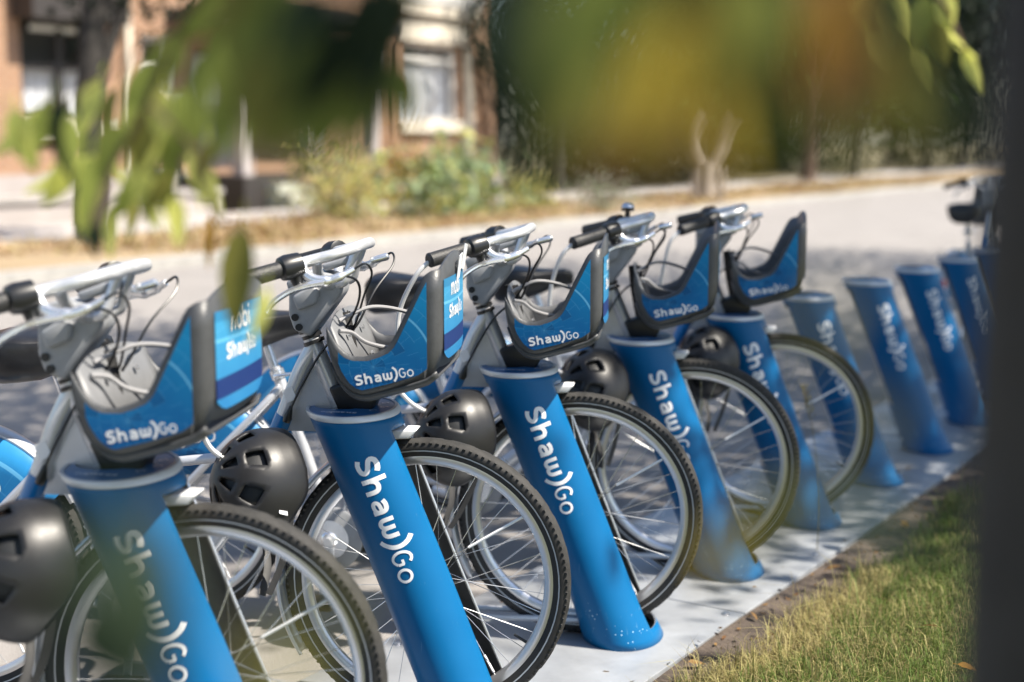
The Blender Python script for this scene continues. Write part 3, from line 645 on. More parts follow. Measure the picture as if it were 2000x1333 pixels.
# the one standing loose behind the row, seen from the back
lone = copy_tree(bike0); lone.location = Vector((2.82, 9.02, 0)) + RR * 1.18 * 1.0; lone.rotation_euler = (0, 0, math.atan2(RR.y, RR.x))
tag(lone, 'hire bicycle standing away from the camera beyond the docks, seen from behind', 'bicycle', 'hire bicycles locked in the docks'); lone['group'] = 'bicycle beyond the docks'
for ch in lone.children:
    if ch.name.startswith(('saddle', 'seat_post')): ch.location = (-.02, 0, .06)
def child(b, nm): return next(c for c in b.children if c.name.split('.')[0] == nm)
# the bell on the fourth bicycle
bl = MB(); bl.tube([(-.225, .165, 1.125), (-.222, .165, 1.150)], .009, 8); bl.lathe([(.0, .016), (.012, .015), (.02, .008), (.022, 0)], 20, (-.222, .165, 1.164), 'Z', 1); bl.lathe([(0, -.012), (.021, -.010), (.022, 0)], 20, (-.222, .165, 1.162), 'Z', 0)
bl.build('bell', ['black_plastic', 'polished'], child(bikes[3], 'handlebar'))
# paper tags on the second basket
for (y, z, ry) in ((.02, 1.10, .1), (.10, 1.118, -.12)):
    pt = MB(); pt.box((XF + .013, y, z - .008), (.0015, .045, .06), rot=Matrix.Rotation(ry, 3, 'X') @ Matrix.Rotation(.15, 3, 'Y')); pt.build('paper_tag', 'white_vinyl', child(bikes[1], 'basket'))
# lock cables from the grip ends to the helmets
for b in bikes:
    j_ = lambda: random.uniform(-.018, .018)
    lc = MB(); lc.tube(crom([(-.365, -.297, 1.079), (-.402, -.312, 1.040), (-.43 + j_(), -.305, .95), (-.455 + j_(), -.28 + j_(), .85), (-.462 + j_(), -.25, .76), (-.445, -.225, .70), (-.40, -.205, .665), (-.365, -.185, .65)], 6), .0062, 8)
    lc.build('lock_cable', 'cable_white', b)

# ------------------------------------------------------------------ helmets
def make_helmet():
    root = empty('helmet')
    NU, NV = 56, 22; vs = []; fs = []; mi = []
    ax, ay, az = .132, .104, .125
    def rimv(t): return -.28 + .20 * math.exp(-((math.cos(t)) / .45) ** 2) * -1 + .10 * math.cos(2 * t) + .06 * math.cos(t)
    for j in range(NV + 1):
        for i in range(NU):
            t = 2 * math.pi * i / NU; v0 = rimv(t); v = math.pi / 2 + (v0 - math.pi / 2) * (j / NV)
            cv = max(0, math.cos(v)) if v < math.pi / 2 else 0
            flare = 1 + .05 * max(0, (j / NV - .82) / .18) * (1 if math.cos(t) > .3 else .25)
            vs.append((ax * cv * math.cos(t) * flare, ay * cv * math.sin(t) * flare, az * math.sin(v)))
    for j in range(NV):
        for i in range(NU):
            t = (i + .5) / NU; slot_a = (i % 7) in (2, 3, 4)
            if j in (3, 4, 5, 6) and slot_a: continue
            if j in (9, 10, 11, 12) and (i % 7) in (2, 3, 4): continue
            fs.append((j * NU + i, j * NU + (i + 1) % NU, (j + 1) * NU + (i + 1) % NU, (j + 1) * NU + i)); mi.append(0)
    mb = MB(); mb.add(vs, fs); mb.m = mi
    sh = mb.build('shell', ['helmet_black'], root, ang=70, weld=.0005)
    s = sh.modifiers.new('thickness', 'SOLIDIFY'); s.thickness = .007; s.offset = -1
    li = MB(); n = 32; vv = []
    for j in range(9):
        for i in range(n):
            t = 2 * math.pi * i / n; v0 = rimv(t) + .06; v = math.pi / 2 + (v0 - math.pi / 2) * (j / 8); c = max(0, math.cos(v)); vv.append(((ax - .014) * c * math.cos(t), (ay - .014) * c * math.sin(t), (az - .014) * math.sin(v)))
    li.add(vv, [(j * n + i, j * n + (i + 1) % n, (j + 1) * n + (i + 1) % n, (j + 1) * n + i) for j in range(8) for i in range(n)]); lo_ = li.build('liner', 'helmet_matte', root, weld=.0005); s = lo_.modifiers.new('thickness', 'SOLIDIFY'); s.thickness = .012; s.offset = -1
    for y in (-.085, .085):
        st = MB(); st.tube(crom([(-.03, y, -.03), (-.10, y * .75, -.05), (-.17, y * .4, -.06), (-.24, y * .2, -.05)], 5), .009, 6, flat=(1, .15)); st.build('strap', 'black_rubber', root)
    rv = MB()
    for (t, zz) in ((.9, -.02), (1.9, -.045), (-.9, -.02), (-1.9, -.045), (3.1, -.02)): rv.lathe([(0, .0015), (.004, .001), (.005, 0)], 10, (0, 0, 0), 'Z'); 
    stk = MB(); stk.box((-.06, -.088, -.015), (.026, .002, .020), rot=Matrix.Rotation(.55, 3, 'Z')); stk.build('blank_sticker', 'white_vinyl', root)
    return root
hel0 = make_helmet(); HSTK = []
hel_labels = ['large black helmet cut by the left edge, hanging lowest and nearest', 'black vented helmet with a small white sticker, left of the sharp second dock', 'black helmet hanging left of the third dock', 'black helmet peeping over the third dock, left of the fourth', 'small blurred black helmet behind the fourth dock, beneath the fifth bicycle']
hel_pos = [(-.292, -.175, .600), (-.345, -.165, .605), (-.318, -.165, .588), (-.308, -.165, .612), (-.262, -.15, .60)]
for k, (lab, hp) in enumerate(zip(hel_labels, hel_pos)):
    h = hel0 if k == 0 else copy_tree(hel0)
    M = Matrix.Translation(bikes[k].location) @ Matrix.Rotation(BIKE_ROT, 4, 'Z')
    # crown points back-left and towards the camera, opening towards the dock
    zax = Vector((-.74, -.58, .34)).normalized(); xax = Vector((.12, 0.30, .95)); xax = (xax - zax * xax.dot(zax)).normalized(); yax = zax.cross(xax)
    R3 = Matrix((xax, yax, zax)).transposed(); R3 = R3 @ Matrix.Rotation(rad([0, 8, -10, 14, 5][k]), 3, 'Z')
    h.matrix_world = M @ Matrix.Translation(hp) @ R3.to_4x4()
    tag(h, lab, 'helmet', 'black helmets on the lock cables')
    if k != 1:
        for ch in list(h.children):
            if ch.name.startswith('blank_sticker'): HSTK.append(ch)
for ch in HSTK: bpy.data.objects.remove(ch)
# ------------------------------------------------------------------ vegetation helpers
leafmat('leaf_green', (.20, .235, .055)); leafmat('leaf_bright', (.72, .72, .20), .6); leafmat('leaf_dark', (.024, .038, .022), .3)
leafmat('leaf_yellow', (.58, .43, .07), .5); leafmat('leaf_orange', (.50, .27, .06), .5); leafmat('leaf_brown', (.24, .14, .06), .3); leafmat('leaf_olive', (.21, .20, .05), .5)
leafmat('crown_leaf', (.06, .115, .022), .35); leafmat('far_leaf_shaded', (.010, .018, .009), .08, .5); leafmat('far_leaf_lit', (.055, .085, .02), .25, .5)  # far leaves: shade put into the dark green, sunlight into the lit one
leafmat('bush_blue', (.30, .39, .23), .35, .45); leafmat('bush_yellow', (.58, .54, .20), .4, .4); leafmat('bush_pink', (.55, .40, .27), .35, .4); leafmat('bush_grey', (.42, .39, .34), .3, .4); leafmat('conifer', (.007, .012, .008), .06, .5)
leafmat('blade_green', (.125, .17, .042), .4, .45); leafmat('blade_straw', (.40, .34, .155), .4, .4)
mat('bark', (.032, .029, .026), .95, noise=(14, .5), bump=(18, 1.0)); mat('bark_brown', (.11, .07, .05), .95, noise=(9, .4), bump=(14, 1.0)); mat('bark_grey', (.34, .29, .25), .9, noise=(12, .3))
def leaves_mesh(name, P, size, mats, midx=None, aspect=.5, flatten=0, updir=None):
    """many folded leaf faces; P: (n,3)"""
    n = len(P); d = rng.normal(size=(n, 3)); d[:, 2] = d[:, 2] * (1 - flatten) - .35
    d /= np.linalg.norm(d, axis=1)[:, None]; r = rng.normal(size=(n, 3)); s = np.cross(d, r); s /= np.linalg.norm(s, axis=1)[:, None]; nn = np.cross(d, s)
    L = size * rng.uniform(.65, 1.3, (n, 1)); W = L * aspect * .5
    v = np.stack([P, P + d * L * .45 + s * W + nn * L * .06, P + d * L, P + d * L * .45 - s * W + nn * L * .06], 1).reshape(-1, 3)
    me = bpy.data.meshes.new(name); me.vertices.add(4 * n); me.vertices.foreach_set('co', v.ravel())
    f = np.arange(4 * n).reshape(n, 4); me.loops.add(6 * n); tri = np.concatenate([f[:, [0, 1, 2]], f[:, [0, 2, 3]]], 1).reshape(-1)
    me.loops.foreach_set('vertex_index', tri); me.polygons.add(2 * n); me.polygons.foreach_set('loop_start', np.arange(2 * n) * 3); me.polygons.foreach_set('loop_total', np.full(2 * n, 3))
    for m in mats: me.materials.append(MAT[m])
    if midx is not None: me.polygons.foreach_set('material_index', np.repeat(midx, 2).astype(np.int32))
    me.update(calc_edges=True); me.validate(); return me
def clump_points(c, R3, nclump, per, cr, shell=.35):
    pts = []
    for _ in range(nclump):
        while True:
            u = rng.normal(size=3); u /= np.linalg.norm(u); rr = shell + (1 - shell) * rng.random() ** .6
            break
        ctr = np.array(c) + u * rr * np.array(R3); pts.append(ctr + rng.normal(size=(per, 3)) * cr * .5)
    return np.concatenate(pts)
def tree(name, base, h, trunk_r, crown_c, crown_r, nclump, per, cr, lsize, leaf, bark, label, group, limbs=5, lean=(0, 0)):
    root = empty(name, base); tag(root, label, 'tree', group)
    B = Vector(base); C = Vector(crown_c) - B; mb = MB(); top = Vector((C.x * .6 + lean[0], C.y * .6 + lean[1], h))
    pts = [(0, 0, -.05), (lean[0] * .1, lean[1] * .1, .25), (lean[0] * .3 + C.x * .05, lean[1] * .3 + C.y * .05, h * .35), (C.x * .25 + lean[0] * .6, C.y * .25 + lean[1] * .6, h * .65), tuple(top)]
    pp = crom(pts, 6); K = len(pp); mb.tube(pp, [trunk_r * (1.45 - .45 * min(1, i / 5)) * (1 - .62 * i / K) for i in range(K)], 14)
    for k in range(limbs):
        a = 2 * math.pi * k / limbs + .5; t0 = pp[int(K * (.5 + .4 * k / limbs))]; e = C + Vector((math.cos(a) * crown_r[0] * .7, math.sin(a) * crown_r[1] * .7, (random.random() - .3) * crown_r[2] * .7)); m = t0.lerp(e, .5) + Vector((0, 0, .2 * h * .2))
        cc = crom([t0, m, e], 5); mb.tube(cc, [trunk_r * .42 * (1 - .8 * i / len(cc)) for i in range(len(cc))], 8)
    mb.build('trunk', bark, root, ang=80)
    P = clump_points(tuple(C), crown_r, nclump, per, cr)
    cr_o = obj('crown', leaves_mesh('crown', P, lsize, [leaf]), root)
    return root

# ------------------------------------------------------------------ street trees on the near side
ray_f, ray_p = 50 / 36 * 2000, rad(8.063)
def at(px, py, d):
    a = (px - 1000) / ray_f; b = -(py - 666.5) / ray_f
    return Vector((a, math.cos(ray_p) + b * math.sin(ray_p), -math.sin(ray_p) + b * math.cos(ray_p))) * d + Vector((0, 0, 1.4))
tB = tree('street_tree', street(2.9, 2.6), 4.6, .17, tuple(street(4.7, 2.0, 5.6)), (4.0, 4.0, 2.5), 420, 95, .75, .13, 'crown_leaf', 'bark', 'leafy street tree out of view to the right, shading the far docks', None, 6)
tC = tree('street_tree', street(11.5, 2.6), 4.8, .18, tuple(street(11.5, 2.2, 5.8)), (4.2, 4.2, 2.6), 200, 80, .8, .14, 'crown_leaf', 'bark', 'second leafy street tree further along the near grass strip', None, 6)
# the tree the camera stands behind: dark trunk at the right edge, hanging leafy twigs in front of the lens
nt_root = empty('hanging_tree', (.468, .74, 0)); tag(nt_root, 'dark tree trunk along the right edge with blurred leaves hanging before the bicycles', 'tree')
mb = MB(); tp = crom([(.10, -.02, -.05), (.02, 0, .5), (0, 0, 1.2), (0, 0, 2.15), (-.15, -.25, 2.65), (-.45, -.7, 3.2), (-.8, -1.4, 4.2)], 8); K = len(tp)
mb.tube(tp, [.31 - .08 * min(1, i / 8) - .05 * i / K for i in range(K)], 20)
trk = mb.build('trunk', 'bark', nt_root, ang=80)
P = clump_points((-1.5, -2.0, 4.8), (1.8, 1.8, 1.2), 70, 70, .6); obj('crown', leaves_mesh('crown', P, .10, ['crown_leaf']), nt_root)
OFF = Vector((.468, .74, 0))
def big_leaf_mesh(name, m, curl):
    vs = []; n = 8
    for i in range(n + 1):
        t = i / n; wd = .5 * math.sin(math.pi * t ** .8) ** .9 * (1 - .25 * t) + .004; z = -curl * t * t
        vs += [(t, -wd * .42, z + .10 * wd + .012 * math.sin(t * 19)), (t, -wd * .21, z + .04 * wd), (t, 0, z), (t, wd * .21, z + .04 * wd), (t, wd * .42, z + .10 * wd - .012 * math.sin(t * 17))]
    fs = [(i * 5 + j, i * 5 + j + 1, i * 5 + 6 + j, i * 5 + 5 + j) for i in range(n) for j in range(4)]
    b = MB(); b.add(vs, fs); b.tube([(-.22, 0, .02), (0, 0, 0)], .012, 5, caps=False); return b.mesh(name, m, ang=80)
LM = {c: [big_leaf_mesh('leaf', 'leaf_' + c, k) for k in (.12, .3)] for c in ('green', 'bright', 'dark', 'yellow', 'orange', 'brown', 'olive')}
def hang(x0, y0, x1, y1, d, c, wd=1.0, roll=0, dd=0):
    a = at(x0, y0, d); b = at(x1, y1, d + dd); v = b - a; L = v.length
    o = obj('leaf', random.choice(LM[c]), nt_root); X = v.normalized(); view = (a - cam.location).normalized(); Y = X.cross(view).normalized(); Z = X.cross(Y)
    M = Matrix((X, Y, Z)).transposed() @ Matrix.Rotation(roll + random.choice((-1, 1)) * random.uniform(.1, .95), 3, 'X')
    o.matrix_parent_inverse = Matrix(); o.location = a - OFF; o.rotation_euler = M.to_euler(); o.scale = (L * 1.08, L * wd * 1.25, L)
# left spray
for a in [(60, 235, -10, 310, 1.35, 'bright', .9), (120, 190, 112, 350, 1.3, 'dark', .8), (195, 150, 155, 250, 1.4, 'bright', .9), (200, 300, 60, 385, 1.45, 'bright', .75), (172, 300, 172, 455, 1.35, 'green', .75),
          (205, 262, 222, 360, 1.5, 'bright', .9), (290, 120, 255, 260, 1.35, 'green', .9), (262, 330, 235, 440, 1.45, 'green', .9), (318, 318, 332, 435, 1.4, 'green', .8), (372, 290, 425, 415, 1.45, 'bright', .8),
          (225, 395, 200, 500, 1.45, 'bright', .7), (250, 370, 268, 470, 1.5, 'olive', .7), (335, 235, 305, 330, 1.3, 'green', .95), (360, 170, 330, 280, 1.25, 'green', 1.0), (285, 260, 290, 370, 1.5, 'dark', .8),
          (180, 420, 185, 500, 1.4, 'dark', .8), (415, 420, 402, 520, 1.5, 'orange', .45), (474, 440, 452, 645, 1.35, 'olive', .72, .2), (520, 560, 505, 675, 1.3, 'bright', .75), (90, 210, 20, 260, 1.5, 'bright', .7),
          (350, 60, 300, 190, 1.2, 'green', .9), (400, 100, 370, 250, 1.15, 'green', .9), (440, 30, 400, 170, 1.1, 'green', .9), (230, 170, 180, 290, 1.45, 'olive', .8)]: hang(*((a[0], a[1], a[2], a[3], a[4] * 1.18) + tuple(a[5:])))
for a in [(20, 215, 70, 330, 1.3, 'green', 1.0), (150, 300, 90, 400, 1.35, 'bright', 1.0), (235, 240, 190, 350, 1.25, 'green', 1.1), (300, 200, 260, 330, 1.25, 'olive', 1.1), (390, 200, 350, 330, 1.2, 'green', 1.1), (405, 280, 385, 400, 1.35, 'bright', .9), (440, 180, 420, 300, 1.1, 'green', 1.0),
          (280, 330, 300, 450, 1.35, 'bright', 1.0), (340, 380, 350, 480, 1.4, 'bright', .8), (200, 340, 150, 440, 1.4, 'bright', 1.0), (460, 60, 440, 220, 1.0, 'green', 1.1), (430, -40, 350, 100, 1.1, 'green', 1.0), (500, 180, 470, 300, .95, 'green', 1.0), (330, 330, 290, 430, 1.25, 'olive', 1.0), (130, 340, 75, 385, 1.35, 'bright', .9)]: hang(*((a[0], a[1], a[2], a[3], a[4] * 1.18) + tuple(a[5:])))
for k in range(9):
    x = random.uniform(-20, 440); y = 120 + random.random() * 240 - abs(x - 260) * .12; hang(x, y, x + random.uniform(-45, 15), y + random.uniform(80, 130), random.uniform(1.4, 1.75), random.choice(('bright', 'bright', 'green', 'olive')), random.uniform(.9, 1.2))
# dark green spray, closer
for a in [(560, -60, 470, 130, .85, 'green', .9), (640, -40, 520, 190, .75, 'dark', 1.0), (600, 60, 570, 300, .72, 'green', 1.0), (700, -30, 640, 220, .7, 'dark', 1.0), (760, -20, 690, 230, .72, 'dark', .95), (690, 90, 640, 330, .75, 'green', .9),
          (780, 60, 730, 250, .8, 'green', .8), (540, 130, 520, 290, .8, 'dark', .9), (740, 120, 660, 290, .8, 'green', .7), (520, -30, 480, 120, .9, 'olive', .8), (620, 150, 600, 320, .78, 'dark', .8), (800, -40, 770, 140, .8, 'dark', .8), (660, 30, 590, 240, .7, 'dark', 1.0)]: hang(*a)
for a in [(520, 20, 470, 260, .8, 'green', 1.1), (480, -60, 440, 130, .85, 'olive', 1.1), (560, 180, 540, 330, .8, 'green', 1.1), (700, 200, 700, 330, .85, 'green', .9), (790, 120, 800, 260, .9, 'green', 1.0), (740, -60, 760, 120, .7, 'dark', 1.3), (500, 90, 520, 310, .75, 'olive', 1.0), (820, -80, 790, 60, .8, 'green', 1.0)]: hang(*a)
# yellowing leaves right before the lens
for a in [(1180, -120, 1080, 230, .46, 'green', .8), (1350, 20, 1210, 260, .45, 'yellow', .7), (1100, 60, 1010, 360, .5, 'dark', .8), (1120, 130, 1060, 330, .5, 'olive', .7), (1390, 120, 1420, 350, .48, 'yellow', .55), (1280, -140, 1340, 120, .46, 'dark', .9),
          (1640, -90, 1600, 190, .46, 'orange', .62), (1500, -80, 1480, 260, .5, 'dark', .9), (1530, 40, 1500, 230, .5, 'green', .6), (1760, 40, 1700, 250, .55, 'green', .6), (1600, 60, 1630, 290, .5, 'brown', .6), (1670, 200, 1675, 380, .6, 'olive', .5),
          (1420, -120, 1420, 180, .48, 'olive', .8), (1000, -60, 990, 230, .55, 'dark', .8), (1240, 180, 1230, 370, .5, 'brown', .7), (1360, 220, 1340, 360, .5, 'brown', .8), (1560, -100, 1570, 90, .46, 'dark', .8), (1830, 120, 1800, 330, .6, 'olive', .5), (1740, -60, 1800, 160, .55, 'dark', .8)]: hang(*a)
for a in [(1030, -60, 1000, 200, .5, 'dark', 1.5), (1080, 120, 1030, 320, .52, 'olive', 1.3), (1180, 60, 1130, 300, .48, 'olive', 1.3), (1240, -80, 1160, 130, .46, 'green', 1.4), (1300, 60, 1260, 290, .46, 'yellow', 1.2), (1400, -40, 1380, 170, .46, 'olive', 1.3), (1460, 80, 1440, 300, .5, 'dark', 1.5), (1540, 150, 1520, 300, .5, 'green', 1.3),
          (1500, -60, 1470, 130, .48, 'green', 1.3), (1690, 60, 1640, 250, .5, 'brown', 1.4), (1580, -60, 1640, 110, .52, 'orange', 1.4), (1610, 10, 1600, 170, .5, 'orange', 1.3), (1730, 90, 1760, 260, .52, 'olive', 1.3), (1800, 60, 1830, 260, .55, 'dark', 1.4), (1330, 230, 1300, 360, .5, 'dark', 1.5), (1200, 230, 1150, 370, .52, 'brown', 1.2), (1720, -80, 1680, 80, .5, 'dark', 1.4), (1640, 200, 1600, 330, .5, 'dark', 1.2), (1850, 150, 1880, 300, .6, 'dark', 1.2)]: hang(*a)
# clearer leaves by the trunk
for a in [(1845, -30, 1850, 75, 1.9, 'bright', .8), (1852, 55, 1890, 120, 1.9, 'bright', .7), (1880, 95, 1918, 175, 1.9, 'bright', .6), (1720, 10, 1745, 85, 1.6, 'bright', 1.0), (1700, -30, 1760, 40, 1.6, 'green', 1.0)]: hang(*a)
for a in [(1760, -20, 1770, 70, 1.7, 'bright', 1.0), (1700, 60, 1735, 130, 1.6, 'bright', 1.0), (1810, -10, 1800, 90, 1.8, 'green', 1.0), (1790, 90, 1830, 170, 1.7, 'bright', .8), (1830, 40, 1850, 120, 1.7, 'olive', 1.0), (1680, -20, 1700, 60, 1.6, 'bright', 1.1)]: hang(*a)
# stray leaves low before the lens, shade put into the dark ones' colour
for a in [(1430, 1010, 1385, 1160, .52, 'yellow', 1.2), (1560, 930, 1440, 1120, .5, 'olive', .8), (200, 980, 330, 1290, .40, 'dark', 1.5), (330, 1010, 250, 1270, .42, 'brown', .55), (130, 1150, 300, 1380, .42, 'dark', 1.5), (300, 1080, 330, 1330, .42, 'dark', 1.0), (1760, 760, 1700, 900, .5, 'olive', .9), (1640, 560, 1600, 690, .42, 'olive', .9), (690, 1130, 560, 1333, .42, 'olive', .5), (1560, 960, 1850, 1040, .5, 'dark', .7), (480, 1250, 620, 1400, .42, 'olive', .7)]: hang(*a)
# twigs that carry them
for pts, r in (([(640, -400, 1.1), (480, -150, 1.2), (360, 40, 1.3), (290, 200, 1.4), (220, 330, 1.42), (180, 440, 1.42)], .0035), ([(360, 40, 1.3), (200, 150, 1.35), (90, 210, 1.4)], .002), ([(290, 200, 1.4), (380, 300, 1.42), (420, 420, 1.45), (474, 450, 1.38)], .002),
               ([(800, -400, .7), (720, -100, .75), (660, 60, .75), (600, 200, .75)], .003), ([(1500, -420, .5), (1300, -160, .5), (1180, 20, .5), (1100, 150, .5)], .003), ([(1500, -420, .5), (1560, -120, .5), (1620, 60, .5), (1670, 220, .55)], .003), ([(1700, -300, 1.6), (1790, -60, 1.8), (1850, 20, 1.9), (1885, 100, 1.9)], .003)):
    tw = MB(); tw.tube(crom([at(*p) - OFF for p in pts], 6), r, 6); tw.build('twig', 'bark_brown', nt_root)
# a thicker branch joining the twigs to the trunk
brn = MB(); brn.tube(crom([Vector((0, 0, 2.05)), Vector((-.2, -.2, 2.2)), at(1500, -420, .5) - OFF, at(800, -400, .7) - OFF, at(640, -400, 1.1) - OFF], 6), [.05 - .0017 * i for i in range(25)], 8); brn.build('branch', 'bark', nt_root)

# ------------------------------------------------------------------ grass, litter and stalk on the near side
def blades():
    n1, n2 = 105000, 32000; n = n1 + n2; r = np.concatenate([-1.1 + rng.random(n1) ** 1.5 * 4.6, rng.uniform(-2.2, 9, n2)]); q = np.concatenate([.36 + rng.random(n1) * 1.25, .36 + rng.random(n2) * 3.2])
    eq = np.array([edge_q(a) for a in r]); keep = (q > eq) & (rng.random(n) < np.clip((q - eq) / .09, .10, 1)); r, q, eq = r[keep], q[keep], eq[keep]; n = len(r)
    patch = np.sin(r * 1.9 + q * 2.3) * np.sin(q * 3.1 - r * .8)
    h = rng.uniform(.022, .062, n) * (1 + .25 * patch); tall = rng.random(n) < np.where(q < eq + .12, .05, .012); h[tall] *= 2.4
    z0 = np.array([hz(a, b) for a, b in zip(r, q)])
    base = np.array(OD)[None, :] + r[:, None] * np.array(RD) + q[:, None] * np.array(QD); base[:, 2] = z0
    az = rng.uniform(0, 2 * np.pi, n); lean = rng.uniform(.2, 1.5, n); wd = rng.uniform(.0007, .0015, n)
    dv = np.stack([np.cos(az), np.sin(az), np.zeros(n)], 1); sv = np.stack([-np.sin(az), np.cos(az), np.zeros(n)], 1)
    up = np.array([0, 0, 1.0])
    mid = base + up * (h * .6)[:, None] + dv * (h * lean * .25)[:, None]; tip = base + up * (h * (1 - .25 * lean))[:, None] + dv * (h * lean * .8)[:, None]
    v = np.stack([base - sv * wd[:, None], base + sv * wd[:, None], mid + sv * wd[:, None] * .8, mid - sv * wd[:, None] * .8, tip], 1).reshape(-1, 3)
    i0 = np.arange(n) * 5; tris = np.stack([i0, i0 + 1, i0 + 2, i0, i0 + 2, i0 + 3, i0 + 3, i0 + 2, i0 + 4], 1).ravel()
    me = bpy.data.meshes.new('grass'); me.vertices.add(5 * n); me.vertices.foreach_set('co', v.ravel()); me.loops.add(9 * n); me.loops.foreach_set('vertex_index', tris)
    me.polygons.add(3 * n); me.polygons.foreach_set('loop_start', np.arange(3 * n) * 3); me.polygons.foreach_set('loop_total', np.full(3 * n, 3))
    me.materials.append(MAT['blade_green']); me.materials.append(MAT['blade_straw'])
    straw = rng.random(n) < np.clip(.20 + .30 * patch + .5 * (q < eq + .18) * (r < 1.0), .1, .95)
    me.polygons.foreach_set('material_index', np.repeat(straw, 3).astype(np.int32)); me.update(calc_edges=True); me.validate()
    g = obj('grass', me); tag(g, 'short green and straw coloured grass beside the metal plate', 'grass', kind='stuff')
blades()
lt = []
for i in range(900):
    r = random.uniform(-1.5, 7); q = random.uniform(.34, .62) if i % 6 else random.uniform(-.36, .33); lt.append(tuple(row(r, q, hz(r, q) + .008 if q > .335 else .018)))
lm = leaves_mesh('leaf_litter', np.array(lt), .022, ['leaf_brown', 'soil'], (rng.random(len(lt)) < .5), .4, .9)
tag(obj('leaf_litter', lm), 'dry brown leaf scraps on the soil between plate and grass', 'leaf litter', kind='stuff')
fallen = [(-.25, .86, .05, 'curled brown leaf deep in the grass at the bottom right'), (.05, 1.05, .05, 'orange brown leaf in the sunny grass, right of the curled one'), (.3, .93, .045, 'small brown leaf in the grass below the soil strip'), (.55, 1.2, .05, 'brown leaf half sunk in the green grass at far right'),
 (1.3, .9, .055, 'brown leaf in the shaded grass near the dark trunk'), (2.2, .85, .06, 'brown leaf farthest back in the shaded grass'), (-.1, 0.39, .05, 'brown leaf on bare soil touching the plate edge'), (.9, .40, .05, 'brown leaf on soil beside the fourth dock'), (1.6, .42, .055, 'orange leaf on soil beside the fifth dock'), (.9, 1.35, .05, 'brown leaf in grass right against the trunk edge'), (.35, .375, .04, 'tiny brown leaf on soil beside the third dock')]
for i, (r, q, s, lab) in enumerate(fallen):
    o = obj('fallen_leaf', LM['orange' if i in (1, 8) else 'brown'][i % 2]); o.location = row(r, q, hz(r, q) + (.05 if q > .6 else .02)); o.rotation_euler = (random.uniform(-.5, .5), random.uniform(-.6, .3), random.uniform(0, 6.3)); o.scale = (s, s * 1.1, s)
    tag(o, lab, 'leaf', 'fallen leaves on the near ground')
for (r, q, lab) in ((2.45, .12, 'crumpled dry leaf on the plate before the sixth dock, left of a pair'), (2.52, .17, 'crumpled dry leaf on the plate before the sixth dock, right of a pair')):
    o = obj('fallen_leaf', LM['brown'][0]); o.location = row(r, q, .022); o.rotation_euler = (.1, .1, r * 9); o.scale = (.05, .045, .04); tag(o, lab, 'leaf', 'dry leaves on the plate')
gs = MB(); b0 = Vector((1.04, 4.70, 0)); sp_ = crom([b0, b0 + Vector((.0, 0, .2)), b0 + Vector((-.025, 0, .42)), b0 + Vector((-.065, 0, .585))], 8); gs.tube(sp_, [.0017 - .0009 * i / len(sp_) for i in range(len(sp_))], 6)
for i in range(34):
    t = .78 + .22 * i / 34; p = sp_[min(len(sp_) - 1, int(t * (len(sp_) - 1)))]; a = i * 2.4; gs.tube([p, p + Vector((.012 * math.cos(a), .012 * math.sin(a), .016)), p + Vector((.014 * math.cos(a), .014 * math.sin(a), .028))], [.0004, .0013, .0003], 5)
tag(gs.build('grass_stalk', 'blade_straw', ang=80), 'single tall dry grass stalk with seed head before the fifth dock', 'grass stalk')

# ------------------------------------------------------------------ house across the street (facade parallel to the street at q = -18)
mat('cream', (.72, .66, .55), .7, noise=(3, .1)); mat('white_trim', (.78, .77, .74), .6); mat('dark_wood', (.035, .03, .028), .6); mat('curtain', (.72, .74, .78), .9); mat('stucco', (.42, .38, .37), .9, noise=(2, .15)); mat('roof', (.07, .06, .06), .9); mat('step_stone', (.40, .41, .34), .9, noise=(4, .2))
def brick_mat():
    m = mat('brick', (.42, .24, .14), .9); N, L, b = nodes_of(m); tc = N.new('ShaderNodeTexCoord'); br = N.new('ShaderNodeTexBrick')
    mp = N.new('ShaderNodeMapping'); mp.inputs['Rotation'].default_value = (math.pi / 2, 0, 0); L.new(tc.outputs['Object'], mp.inputs[0]); L.new(mp.outputs[0], br.inputs['Vector'])
    br.inputs['Color1'].default_value = (.36, .20, .11, 1); br.inputs['Color2'].default_value = (.27, .145, .085, 1); br.inputs['Mortar'].default_value = (.36, .29, .23, 1)
    br.inputs['Scale'].default_value = 1; br.inputs['Brick Width'].default_value = .22; br.inputs['Row Height'].default_value = .075; br.inputs['Mortar Size'].default_value = .008; L.new(br.outputs[0], b.inputs['Base Color'])
    bp = N.new('ShaderNodeBump'); bp.inputs['Strength'].default_value = .6; bp.invert = True; L.new(br.outputs['Fac'], bp.inputs['Height']); L.new(bp.outputs[0], b.inputs['Normal'])
brick_mat()
gm = bpy.data.materials.new('window_glass'); N_, L_, b_ = nodes_of(gm); b_.inputs['Base Color'].default_value = (.02, .022, .025, 1); b_.inputs['Roughness'].default_value = .03
tr_ = N_.new('ShaderNodeBsdfTransparent'); mx_ = N_.new('ShaderNodeMixShader'); mx_.inputs[0].default_value = .07
L_.new(tr_.outputs[0], mx_.inputs[1]); L_.new(b_.outputs[0], mx_.inputs[2]); L_.new(mx_.outputs[0], N_['Material Output'].inputs[0]); MAT['window_glass'] = gm
HQ = -18.0
house = empty('brick_house', street(12, HQ)); house.rotation_euler = (0, 0, math.atan2(RR.y, RR.x)); tag(house, 'tan brick house with curtained windows and pale trim across the street', 'house')
